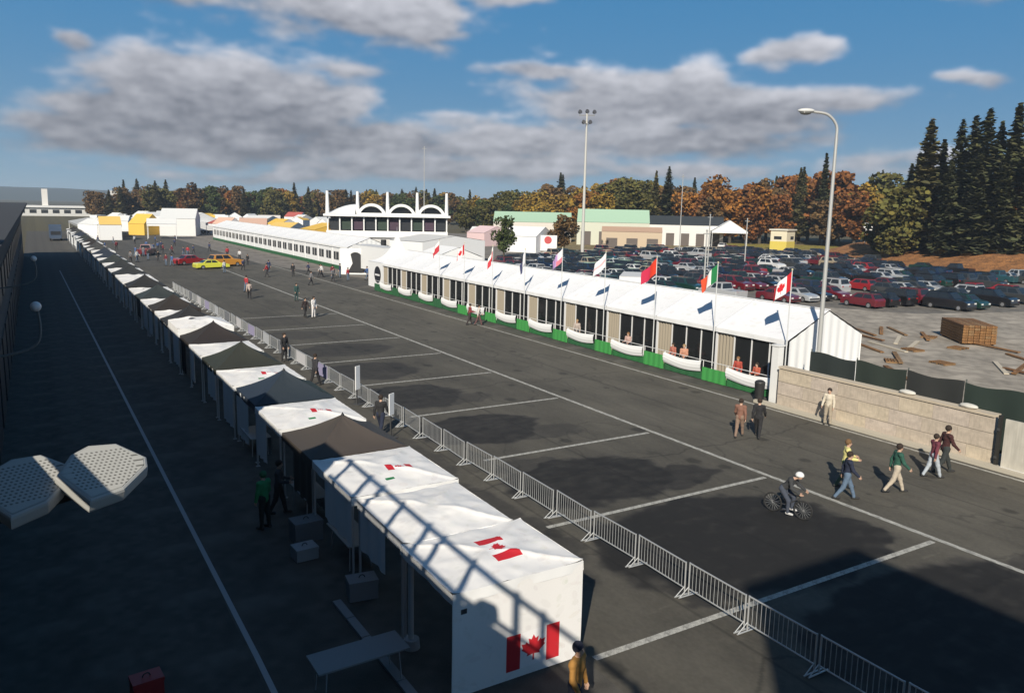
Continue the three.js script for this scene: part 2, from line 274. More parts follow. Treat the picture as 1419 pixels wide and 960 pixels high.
// flat-topped white stall tent. Local origin at centre of its footprint
function flatTent(w, d, roofMat, seed, opt = {}) {
  const g = new THREE.Group(), e = opt.eave || 2.22, hw = w / 2, hd = d / 2, rise = opt.rise ?? 0.16;
  part('roof', patch((u, v) => { const x = (u - 0.5) * w, z = (v - 0.5) * d; const k = 1 - Math.max(Math.abs(u - 0.5), Math.abs(v - 0.5)) * 2; const hip = Math.abs(Math.abs(u - 0.5) - Math.abs(v - 0.5)); const wr = 0.03 * sst(0.05, 0.0, hip) * Math.min(1, 4 * (1 - k)) - 0.035 * Math.sin(Math.PI * Math.min(1, hip * 2.6)) * (1 - k) * k * 4 + 0.022 * N3(x * 2.2 + seed, z * 1.1, seed) + 0.014 * N3(x * 4 + seed + z * 3, z * 4, 2) + 0.02 * Math.sin((u + v) * 9 + seed) * k; return [x, e + rise * Math.min(1, k * 1.5) + wr, z]; }, 36, 36), roofMat, g);
  const s = [[-hw, -hd], [hw, -hd], [hw, hd], [-hw, hd]];
  for (let i = 0; i < 4; i++) part('valance', valance(s[i], s[(i + 1) % 4], e, opt.drop || 0.22, 0.012, seed + i), whiteFab, g);
  for (const [x, z] of s) { const l = part('leg', box(x * 0.97 - 0.025, x * 0.97 + 0.025, 0, e - 0.02, z * 0.97 - 0.025, z * 0.97 + 0.025), alu, g); part('foot_plate', box(x * 0.97 - 0.07, x * 0.97 + 0.07, 0, 0.012, z * 0.97 - 0.07, z * 0.97 + 0.07), alu, l); }
  if (opt.left) part('side_wall', patch((u, v) => [-hw + 0.02 + 0.03 * Math.sin(u * 17 + seed), opt.left[2] + (e - 0.05 - opt.left[2]) * v, mix(opt.left[0], opt.left[1], u) * d], 20, 4), sideFab, g);
  if (opt.near) part('end_wall', patch((u, v) => [-hw + w * u, 0.03 + (e - 0.04) * v, hd - 0.005 + 0.010 * Math.sin(u * 13 + v * 3) * Math.sin(v * 3.1)], 24, 12), opt.near, g);
  if (opt.back) part('back_wall', patch((u, v) => [hw - 0.01 + 0.02 * Math.sin(u * 12) * Math.sin(v * 3.1), 0.03 + (e - 0.05) * v, -hd + d * u], 20, 6), whiteFab, g);
  return g;
}
// peaked canopy with hollow-curved roof panels
function peakTent(w, d, mats, seed, opt = {}) {
  const g = new THREE.Group(), e = opt.eave || 2.2, ap = opt.apex || 3.1, hw = w / 2, hd = d / 2;
  const s = [[-hw, -hd], [hw, -hd], [hw, hd], [-hw, hd]];
  for (let i = 0; i < 4; i++) {
    const a = s[i], b = s[(i + 1) % 4];
    part('roof_panel', patch((u, v) => { const t = v, y = e + (ap - e) * (0.62 * t + 0.38 * t * t) - 0.10 * Math.sin(u * Math.PI) * (1 - t) * t * 2 + 0.012 * N3(u * 6 + seed, v * 6, i); return [mix(a[0], b[0], u) * (1 - t * 0.985), y, mix(a[1], b[1], u) * (1 - t * 0.985)]; }, 14, 14), mats[i % mats.length], g);
    part('valance', valance(a, b, e, 0.26, 0.014, seed + i), mats[i % mats.length], g);
  }
  part('peak_cap', new THREE.ConeGeometry(0.07, 0.12, 8).translate(0, ap + 0.03, 0), blackM, g);
  for (const [x, z] of s) { const l = part('leg', box(x * 0.97 - 0.022, x * 0.97 + 0.022, 0, e - 0.02, z * 0.97 - 0.022, z * 0.97 + 0.022), alu, g); part('foot_plate', box(x * 0.97 - 0.07, x * 0.97 + 0.07, 0, 0.012, z * 0.97 - 0.07, z * 0.97 + 0.07), alu, l); }
  if (opt.left) part('side_wall', patch((u, v) => [-hw + 0.02 + 0.03 * Math.sin(u * 17 + seed), opt.left[2] + (e - 0.05 - opt.left[2]) * v, mix(opt.left[0], opt.left[1], u) * d], 20, 4), opt.wallMat || sideFab, g);
  return g;
}
function place(g, name, label, category, pos, turn = 0, group) { g.name = numbered(name); g.position.set(...pos); g.rotation.y = turn; scene.add(g); return tag(g, label, category, group); }
const XC = 8.0;
// three joined white stalls at the near end of the row
place(flatTent(3.05, 3.3, F.print, 1, { left: [-0.2, 0.5, 0.9] }), 'stall_tent', 'white flat stall tent with red and green print, next to the brown peaked canopy', 'tent', [XC, 0, -19.95], 0, 'stall tents beside the walkway');
place(flatTent(2.8, 2.95, F.plain, 2, { left: [-0.5, 0.1, 1.0] }), 'stall_tent', 'plain white flat stall tent under the railing shadow, middle of three joined', 'tent', [XC - 0.05, 0, -16.6], 0, 'stall tents beside the walkway');
place(flatTent(3.1, 2.55, F.flag, 3, { near: F.wallPrint, rise: 0.10 }), 'stall_tent', 'white flat stall tent with red leaf flag on roof and end wall', 'tent', [XC, 0, -13.86], 0, 'stall tents beside the walkway');
const tentSpec = [
  // centre z of dark peaked canopy, colours, white neighbour roof, label words
  [-23.35, [[0.06, 0.05, 0.042], [0.055, 0.05, 0.044], [0.064, 0.052, 0.044]], 'brown', F.print, 'white flat stall tent with red print between brown and navy canopies'],
  [-30.4, [[0.018, 0.03, 0.05], [0.018, 0.034, 0.026], [0.02, 0.03, 0.04]], 'navy and green', F.print, 'white flat stall tent with red print between navy and olive canopies'],
  [-37.5, [[0.03, 0.034, 0.024], [0.03, 0.033, 0.022], [0.028, 0.03, 0.022]], 'olive', F.plain, 'plain white flat stall tent between olive and dark chocolate canopies'],
  [-44.5, [[0.028, 0.022, 0.018], [0.03, 0.024, 0.018], [0.026, 0.02, 0.018]], 'dark chocolate', F.grey, 'tall white stall tent with small grey emblem on its roof'],
  [-51.8, [[0.022, 0.022, 0.022], [0.026, 0.026, 0.024], [0.02, 0.02, 0.02]], 'black', F.plain, 'narrow white stall tent between the two black canopies'],
  [-58.6, [[0.03, 0.024, 0.018], [0.03, 0.026, 0.02], [0.028, 0.022, 0.018]], 'black', F.plain, 'white stall tent past the second black canopy'],
  [-66, [[0.03, 0.04, 0.04], [0.03, 0.04, 0.04], [0.028, 0.035, 0.035]], 'dark teal', F.grey, 'white stall tent past the dark teal canopy with faint grey emblem'],
  [-75, [[0.02, 0.02, 0.022], [0.025, 0.025, 0.025], [0.02, 0.02, 0.02]], 'slate', F.plain, 'last white stall tent of the row before the slate canopies'],
];
tentSpec.forEach(([z, cols, word, rm, wl], i) => {
  const ms = cols.map(c => M(c[0], c[1], c[2], 0.75, DS));
  const gap = 7.0 / 2 + (i > 5 ? 0.9 : 0);
  place(peakTent(3.0, 3.15, ms, 10 + i, { apex: i === 0 ? 3.0 : 3.1, left: i % 2 ? [-0.48, 0.1, 0.3] : [-0.1, 0.5, 0.7], wallMat: i % 3 === 0 ? ms[0] : whiteFab }), 'peaked_canopy', word === 'black' ? 'black peaked pop-up canopy in the row of stall tents' : word + ' peaked pop-up canopy in the row of stall tents', 'canopy', [XC + (i % 2 ? 0.06 : 0), 0, z], 0, 'peaked canopies beside the walkway');
  const wd = i === 4 ? 2.5 : 3.0, dd = i === 3 ? 3.6 : (i === 4 ? 2.4 : 3.3);
  place(flatTent(wd, dd, rm, 30 + i, { left: i % 2 ? [-0.1, 0.5, 0.4] : [-0.45, -0.05, 0.5], eave: i === 3 ? 2.55 : 2.22, drop: i === 3 ? 0.5 : 0.22, rise: i === 3 ? 0.3 : 0.14 }), 'stall_tent', wl, 'tent', [XC - (i === 4 ? 0.2 : 0.02), 0, z - gap], 0, 'stall tents beside the walkway');
});
{
  const dk = [[0.03, 0.036, 0.034], [0.026, 0.022, 0.02], [0.05, 0.05, 0.048], [0.022, 0.03, 0.045]].map(c => M(...c, 0.75, DS)), dw = ['slate', 'black-brown', 'grey', 'navy'];
  const pk = dk.map((m, i) => peakTent(3.0, 3.2, [m], 70 + i, { left: [-0.4, 0.4, 0.5] })), fl = [flatTent(3.0, 3.2, F.plain, 81, { left: [-0.4, 0.4, 0.5] }), flatTent(2.8, 3.3, F.print, 82, { eave: 2.35 })];
  for (let i = 0, z = -104; z > -208; i++) {
    const k = (i * 7 + (i >> 1)) % 4;
    place(pk[k].clone(), 'peaked_canopy', `small ${dw[k]} peaked canopy far along the stall row`, 'canopy', [XC + 0.1 * Math.sin(i * 3), 0, z], 0, `far ${dw[k]} canopies`); z -= 3.5 + (i % 3) * 0.2;
    const q = i % 3 === 2 ? 1 : 0; place(fl[q].clone(), 'stall_tent', q ? 'small white printed stall tent far along the row' : 'small plain white stall tent far along the row', 'tent', [XC - 0.1 * Math.sin(i * 2), 0, z], 0, q ? 'far printed stall tents' : 'far plain stall tents'); z -= 3.4 + (i % 2) * 0.3;
  }
}
for (let i = 0; i < 5; i++) { const z = -83.2 - i * 4.0; if (i % 2) place(peakTent(3.0, 3.1, [M(0.024, 0.026, 0.027, 0.75, DS)], 60 + i, {}), 'peaked_canopy', 'small charcoal peaked canopy halfway along the stall row', 'canopy', [XC, 0, z], 0, 'charcoal canopies halfway along'); else place(flatTent(3.0, 3.4, F.plain, 90 + i, { left: [-0.4, 0.3, 0.5] }), 'stall_tent', 'small plain white stall tent between charcoal canopies halfway along the row', 'tent', [XC, 0, z], 0, 'white tents halfway along'); }

// things standing in and around the stalls
const cloth = M(0.30, 0.33, 0.36, 0.9, DS), tableTop = M(0.42, 0.43, 0.44, 0.6);
function table(x, z, turn, label, mat, w = 1.8, bare = false) {
  const t = thing('folding_table', label, 'table', [x, 0, z], turn, 'stall tables');
  part('table_top', box(-w / 2, w / 2, 0.71, 0.745, -0.38, 0.38), mat, t);
  for (const sx of [-1, 1]) for (const sz of [-1, 1]) part('leg', rod([sx * (w / 2 - 0.15), 0, sz * 0.3], [sx * (w / 2 - 0.2), 0.71, sz * 0.27], 0.015, 0.015, 6), alu, t);
  if (!bare) part('skirt', patch((u, v) => [-w / 2 + w * u, 0.70 - 0.66 * v, 0.385 + 0.02 * Math.sin(u * 30) * v], 40, 3), cloth, t);
}
table(5.05, -13.95, 0.02, 'long pale folding table standing on the walkway by the flag tent', M(0.2, 0.205, 0.21, 0.6), 1.9, true);
table(6.9, -19.6, Math.PI / 2, 'folding table with grey skirt under the white printed tent', tableTop);
table(6.9, -23.4, Math.PI / 2, 'folding table with grey skirt under the brown canopy', tableTop);
table(6.9, -30.4, Math.PI / 2, 'folding table with grey skirt under the navy canopy', tableTop);
function crate(x, z, y, w, h, d, mat, label, name = 'equipment_case') {
  const t = thing(name, label, 'case', [x, y, z], rr(-0.2, 0.2));
  part('case_body', box(-w / 2, w / 2, 0.01, h * 0.78, -d / 2, d / 2), mat, t); part('lid', box(-w / 2 - 0.012, w / 2 + 0.012, h * 0.785, h, -d / 2 - 0.012, d / 2 + 0.012), mat, t);
  const ha = part('handle', new THREE.TorusGeometry(0.07, 0.012, 5, 10, Math.PI).translate(0, h, 0), blackM, t);
}
crate(1.35, -15.75, 0, 0.55, 0.36, 0.4, M(0.30, 0.02, 0.02, 0.5), 'red equipment case on the dark apron');
crate(6.4, -17.4, 0, 0.7, 0.5, 0.5, M(0.2, 0.2, 0.21, 0.6), 'grey equipment case beside the middle white tent');
crate(6.2, -21.4, 0, 0.8, 0.6, 0.6, M(0.16, 0.17, 0.18, 0.6), 'grey equipment case between printed tent and brown canopy');
crate(5.8, -20.2, 0, 0.6, 0.35, 0.5, M(0.3, 0.31, 0.32, 0.6), 'low pale grey case on the walkway');
// white post and trim rail under the joined tents' open side
{ const t = thing('tent_weight_post', 'pale grey post with a round weight under the joined white tents', 'post', [6.52, 0, -14.7]); part('post', rod([0, 0, 0], [0, 2.2, 0], 0.06, 0.06, 12), M(0.45, 0.47, 0.48, 0.5), t); part('weight', new THREE.CylinderGeometry(0.16, 0.18, 0.22, 16).translate(0.02, 0.11, 0), M(0.3, 0.31, 0.32, 0.7), t); }
{ const t = thing('cable_ramp', 'long grey cable ramp lying on the walkway under the white tents', 'cable ramp', [0, 0, 0]); for (let i = 0; i < 5; i++) part('ramp_segment', beam([5.75 + 0.02 * i, 0.035, -17.4 + i * 0.95], [5.77 + 0.02 * i, 0.035, -16.48 + i * 0.95], 0.2, 0.06), M(0.22, 0.23, 0.24, 0.8), t); }

// ------------------------------------------------------------------ crowd barriers
{
  const L = 1.93, Hb = 0.9;
  const barG = rod([0, 0.2, 0], [0, 0.86, 0], 0.008, 0.008, 5);
  function makeBarrier(detailed) {
    const g = new THREE.Group(), h = L / 2 - 0.04;
    part('frame', merge([rod([0, 0.05, -h], [0, Hb, -h], 0.021, 0.021, 8), rod([0, 0.05, h], [0, Hb, h], 0.021, 0.021, 8), rod([0, Hb - 0.02, -h], [0, Hb - 0.02, h], 0.021, 0.021, 8), rod([0, 0.2, -h], [0, 0.2, h], 0.018, 0.018, 8)]), galv, g);
    if (detailed) for (let i = 1; i < 15; i++) part('upright_bar', barG, galv, g).position.z = -h + (2 * h) * i / 15;
    else { const a = []; for (let i = 1; i < 15; i++) a.push(barG.clone().translate(0, 0, -h + 2 * h * i / 15)); part('upright_bars', merge(a), galv, g).userData.kind = 'stuff'; }
    for (const s of [-1, 1]) part('foot', merge([rod([-0.32, 0.025, s * h], [0.3, 0.025, s * h], 0.02, 0.02, 6), rod([-0.3, 0.025, s * h], [0, 0.25, s * h], 0.014, 0.014, 6)]), galv, g);
    return g;
  }
  const near = makeBarrier(true), far = makeBarrier(false);
  const lab = { near: 'bare grey steel crowd barrier along the bays', far: 'small grey steel crowd barrier far down the row' };
  const r = rng(5);
  const bannerM = [M(0.42, 0.44, 0.47, 0.8, DS), M(0.30, 0.28, 0.42, 0.8, DS), M(0.5, 0.5, 0.52, 0.8, DS), M(0.16, 0.17, 0.19, 0.8, DS)];
  for (let i = 0; i < 44; i++) {
    const z = -6.75 - i * 1.93, b = (i < 18 ? near : far).clone();
    place(b, 'crowd_barrier', i < 18 ? lab.near : lab.far, 'barrier', [13.62 - i * 0.028 + rr(-0.02, 0.02, r), 0, z], rr(-0.03, 0.03, r) - 0.012, i < 18 ? 'crowd barriers along the bays' : 'crowd barriers far down the row');
    if (i > 17 && i % 2 === 0 && i < 40) { const t = part('barrier_banner', box(-0.03, -0.024, 0.18, 0.86, -0.9, 0.9), bannerM[(i / 2) % 4]); t.position.copy(b.position); t.rotation.y = b.rotation.y; tag(t, ['pale grey banner', 'violet banner', 'white banner', 'charcoal banner'][(i / 2) % 4] + ' tied to a crowd barrier behind the stalls', 'banner', 'banners on the crowd barriers ' + ['pale', 'violet', 'white', 'charcoal'][(i / 2) % 4]); }
  }
}
// white sign posts between the stalls and the barriers
for (const [x, z, l] of [[12.9, -35.4, 'white upright sign board behind the stall row, facing the bays'], [12.2, -29.5, 'white sign board with dark lower half near the crowd barriers']]) {
  const t = thing('sign_board', l, 'sign', [x, 0, z], 0.6); part('board', box(-0.17, 0.17, z < -33 ? 0.75 : 1.0, 1.9, -0.02, 0.02), whiteFab, t); part('stake', box(-0.03, 0.03, 0, 0.9, -0.06, -0.021), M(0.05, 0.05, 0.05), t); part('base_plate', box(-0.2, 0.2, 0, 0.03, -0.2, 0.2), M(0.05, 0.05, 0.05), t);
}
// ------------------------------------------------------------------ long white pavilion across the lane
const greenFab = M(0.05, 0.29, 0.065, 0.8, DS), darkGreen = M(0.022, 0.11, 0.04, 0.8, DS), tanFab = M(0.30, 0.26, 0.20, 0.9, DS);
const darkGlass = new THREE.MeshPhysicalMaterial({ color: lin(0.016, 0.018, 0.02), roughness: 0.12, side: THREE.DoubleSide });
const roofVinyl = fab(canvasTex(256, 256, (c, w, h) => { c.fillStyle = '#eeeeed'; c.fillRect(0, 0, w, h); grime(c, w, h, 77, 80); }));
function longTent(o) {
  const t = thing(o.name, o.label, o.category, [0, 0, 0]);
  const { xf, xr, xb, z0, z1, e, r, n } = o, L = (z1 - z0) / n;
  for (let i = 0; i < n; i++) {
    const za = z0 + i * L, zb = za + L - 0.01;
    // roof bay: two sagging vinyl panels with a raised seam beam
    part('roof_panel', patch((u, v) => [mix(xf - 0.15, xr, v), mix(e, r, v) - 0.07 * Math.sin(u * Math.PI) * Math.sin(v * Math.PI) - 0.03 * Math.sin(u * Math.PI) * (1 - v) + 0.006 * N3(u * 9 + i, v * 9, 3), mix(za, zb, u)], 14, 10), roofVinyl, t);
    part('roof_panel', patch((u, v) => [mix(xb + 0.15, xr, v), mix(e, r, v) - 0.07 * Math.sin(u * Math.PI) * Math.sin(v * Math.PI), mix(zb, za, u)], 10, 6), roofVinyl, t);
    part('seam_beam', beam([xf - 0.16, e + 0.018, za], [xr, r + 0.018, za], 0.07, 0.03), M(0.66, 0.67, 0.68, 0.6), t);
    part('eave_valance', valance([xf - 0.16, za], [xf - 0.16, zb], e - 0.003, 0.24, 0.012, i), whiteFab, t);
    part('post', box(xf - 0.06, xf + 0.06, 0, e - 0.05, za - 0.06, za + 0.06), M(0.7, 0.7, 0.7, 0.5), t);
    if (o.front) o.front(t, i, za, zb);
    part('rear_wall', patch((u, v) => [xb - 0.05 + 0.04 * Math.sin(u * 20), 0.02 + (e - 0.08) * v, mix(za, zb, u)], 16, 3), whiteFab, t);
  }
  part('ridge_cap', beam([xr, r + 0.03, z0], [xr, r + 0.03, z1], 0.16, 0.05), M(0.7, 0.7, 0.7, 0.7), t);
  // gable ends, gathered cloth
  for (const [z, s] of [[z0 + 0.02, 1], [z1 - 0.02, -1]]) {
    part('gable_wall', patch((u, v) => { const x = mix(xf, xb, u), top = mix(e, r, 1 - Math.abs(x - xr) / Math.max(xr - xf, xb - xr)) - 0.06; return [x, 0.03 + (top - 0.03) * v, z + s * 0.035 * Math.sin(u * 58) * (0.4 + 0.6 * (1 - v))]; }, 90, 8), whiteFab, t);
  }
  return t;
}
longTent({
  name: 'long_pavilion', label: 'long white marquee with flagpoles and green skirting across the lane', category: 'marquee', xf: 33.4, xr: 36.4, xb: 39.4, z0: -83, z1: -27, e: 3.0, r: 4.45, n: 11,
  front(t, i, za, zb) {
    const L = zb - za;
    for (let k = 0; k < 4; k++) {
      const a = za + 0.08 + k * (L - 0.1) / 4, b = a + (L - 0.1) / 4;
      if (k === 0) part('curtain', patch((u, v) => [33.42 + 0.05 * Math.sin(u * 32), 0.05 + 2.68 * v, mix(a, b, u)], 40, 2), tanFab, t);
      else { const w = part('window', box(33.44, 33.452, 0.08, 2.72, a + 0.02, b - 0.02), darkGlass, t); part('mullion', box(33.385, 33.455, 0.02, 2.74, a - 0.035, a + 0.017), M(0.72, 0.72, 0.71, 0.5), w); }
    }
    part('floor_edge', box(33.3, 33.56, 0.0, 0.018, za, zb), M(0.05, 0.05, 0.05), t);
  },
});
// white end pagoda with a round black sign
{
  const t = thing('pagoda_tent', 'white pointed pagoda tent with round black sign at the marquee end', 'tent', [36.2, 0, -85.7]);
  const s = [[-2.6, -2.6], [2.6, -2.6], [2.6, 2.6], [-2.6, 2.6]];
  for (let i = 0; i < 4; i++) {
    const a = s[i], b = s[(i + 1) % 4];
    part('roof_panel', patch((u, v) => { const q = 1 - Math.pow(v, 0.62); return [mix(a[0], b[0], u) * q, 2.95 + 3.6 * (0.45 * v + 0.55 * v * v * v), mix(a[1], b[1], u) * q]; }, 12, 18), roofVinyl, t);
    part('wall', patch((u, v) => [mix(a[0], b[0], u) * 0.985, 0.02 + 2.9 * v, mix(a[1], b[1], u) * 0.985], 8, 3), whiteFab, t);
  }
  part('finial', rod([0, 6.45, 0], [0, 7.0, 0], 0.03, 0.015, 6), alu, t);
  const sg = part('round_sign', new THREE.CylinderGeometry(0.95, 0.95, 0.04, 32).rotateZ(Math.PI / 2).translate(-2.60, 1.55, 0.4), M(0.02, 0.02, 0.025, 0.5), t);
  part('sign_stripe', box(-2.628, -2.621, 1.42, 1.62, -0.3, 1.1), M(0.7, 0.7, 0.7), sg);
}
// swag fence in front of the pavilion: white drapes and green panels
{
  const zs = -83, n = 11, L = 56 / n;
  const t = thing('drape_fence', 'low fence of white drapes and green panels in front of the long marquee', 'fence', [0, 0, 0]);
  for (let i = 0; i < n; i++) {
    const za = zs + i * L, zm = za + L * 0.37, zb = za + L;
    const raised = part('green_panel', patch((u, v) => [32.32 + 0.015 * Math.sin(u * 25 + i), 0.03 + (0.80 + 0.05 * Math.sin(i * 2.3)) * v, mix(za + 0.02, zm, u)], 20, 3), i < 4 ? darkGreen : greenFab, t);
    part('white_drape', patch((u, v) => { const sag = 0.16 * Math.sin(u * Math.PI); return [32.26 - 0.07 * Math.sin(v * Math.PI) + 0.012 * Math.sin(v * 22 + u * 4), mix(1.12 - sag * 0.8, 0.52 - sag, 1 - v), mix(zm + 0.03, zb - 0.02, u)]; }, 24, 12), whiteFab, t);
    part('green_skirt', patch((u, v) => [32.36 + 0.015 * Math.sin(u * 31 + i), 0.03 + 0.46 * v, mix(zm + 0.005, zb, u)], 20, 2), i % 2 ? darkGreen : M(0.022, 0.14, 0.04, 0.8, DS), t);
    for (const z of [za, zm]) part('post', rod([32.42, 0, z], [32.42, 1.16, z], 0.025, 0.025, 6), M(0.65, 0.65, 0.64), t);
  }
  part('rail', rod([32.42, 1.14, zs], [32.42, 1.14, -27], 0.02, 0.02, 6), M(0.65, 0.65, 0.64), t);
}
// ------------------------------------------------------------------ flags
const flagTex = {
  leaf: canvasTex(256, 128, (c, w, h) => flagBox(c, 0, 0, w, h)),
  tri: canvasTex(128, 64, (c, w, h) => { c.fillStyle = '#1f7a45'; c.fillRect(0, 0, w / 3, h); c.fillStyle = '#f0eee8'; c.fillRect(w / 3, 0, w / 3, h); c.fillStyle = '#d8502e'; c.fillRect(2 * w / 3, 0, w / 3, h); }),
  red: canvasTex(128, 64, (c, w, h) => { c.fillStyle = '#d63a20'; c.fillRect(0, 0, w, h); c.fillStyle = '#c22a4c'; c.fillRect(w * 0.5, 0, w * 0.5, h); }),
  pink: canvasTex(128, 64, (c, w, h) => { c.fillStyle = '#ece4e8'; c.fillRect(0, 0, w, h); c.fillStyle = '#b793c4'; c.fillRect(w * 0.4, 0, w * 0.6, h); c.fillStyle = '#d77d8c'; c.fillRect(0, h * 0.6, w * 0.5, h * 0.4); }),
  white: canvasTex(128, 64, (c, w, h) => { c.fillStyle = '#efecec'; c.fillRect(0, 0, w, h); c.fillStyle = '#e2b9bd'; c.fillRect(0, h * 0.4, w, h * 0.2); }),
  cross: canvasTex(128, 64, (c, w, h) => { c.fillStyle = '#c43a44'; c.fillRect(0, 0, w, h); c.fillStyle = '#f0eee8'; c.fillRect(0, 0, w, h * 0.34); }),
  dark: canvasTex(128, 64, (c, w, h) => { c.fillStyle = '#3d4264'; c.fillRect(0, 0, w, h); c.fillStyle = '#d8d8dc'; c.fillRect(0, 0, w * 0.4, h); }),
};
const flagMat = {}; for (const k in flagTex) flagMat[k] = new THREE.MeshStandardMaterial({ map: flagTex[k], roughness: 0.85, side: THREE.DoubleSide });
const flagSpec = [['leaf', 'red and white leaf flag on pole by the concrete wall end of the marquee'], ['tri', 'green white and orange flag drooping from pole on the marquee front'], ['red', 'bright red flag drooping from pole on the marquee front'], ['white', 'white flag with faint pink band on marquee pole'], ['pink', 'lilac and pink flag on marquee pole'], ['dark', 'navy and white flag hanging slack on marquee pole'], ['cross', 'crimson flag with pale top band hanging slack on marquee pole'], ['leaf', 'red and white leaf flag on pole between the two crimson flags'], ['cross', 'crimson flag with pale top band streaming sideways near the pagoda tent']];
flagSpec.forEach(([k, label], i) => {
  const z = -26.75 - i * 5.1, x = 32.85, top = 6.7 - (i > 4 ? 0.4 : 0);
  const t = thing('flagpole', label, 'flag', [x, 0, z], 0, 'flags along the marquee');
  part('pole', rod([0, 0, 0], [0, top, 0], 0.035, 0.025, 8), M(0.62, 0.63, 0.62, 0.4), t);
  part('finial', new THREE.SphereGeometry(0.05, 10, 8).translate(0, top + 0.04, 0), M(0.6, 0.55, 0.35, 0.4), t);
  const slack = k === 'cross' && i === 6 || k === 'dark' ? 0.35 : 0.8, fl = 1.75, fh = 0.95, ph = i * 1.7;
  part('flag_cloth', patch((u, v) => { const fall = 1.15 * u * (1.35 - slack * 0.5) * 0.9; const run = fl * u * slack * 0.72; const wv = 0.12 * Math.sin(u * 7 + ph + v) * u; return [-0.30 * run + wv * 0.8 - 0.03, top - 0.05 - fh * (1 - v) * (1 - 0.22 * u) - fall, -0.88 * run + wv * 0.4]; }, 24, 10), flagMat[k], t);
});

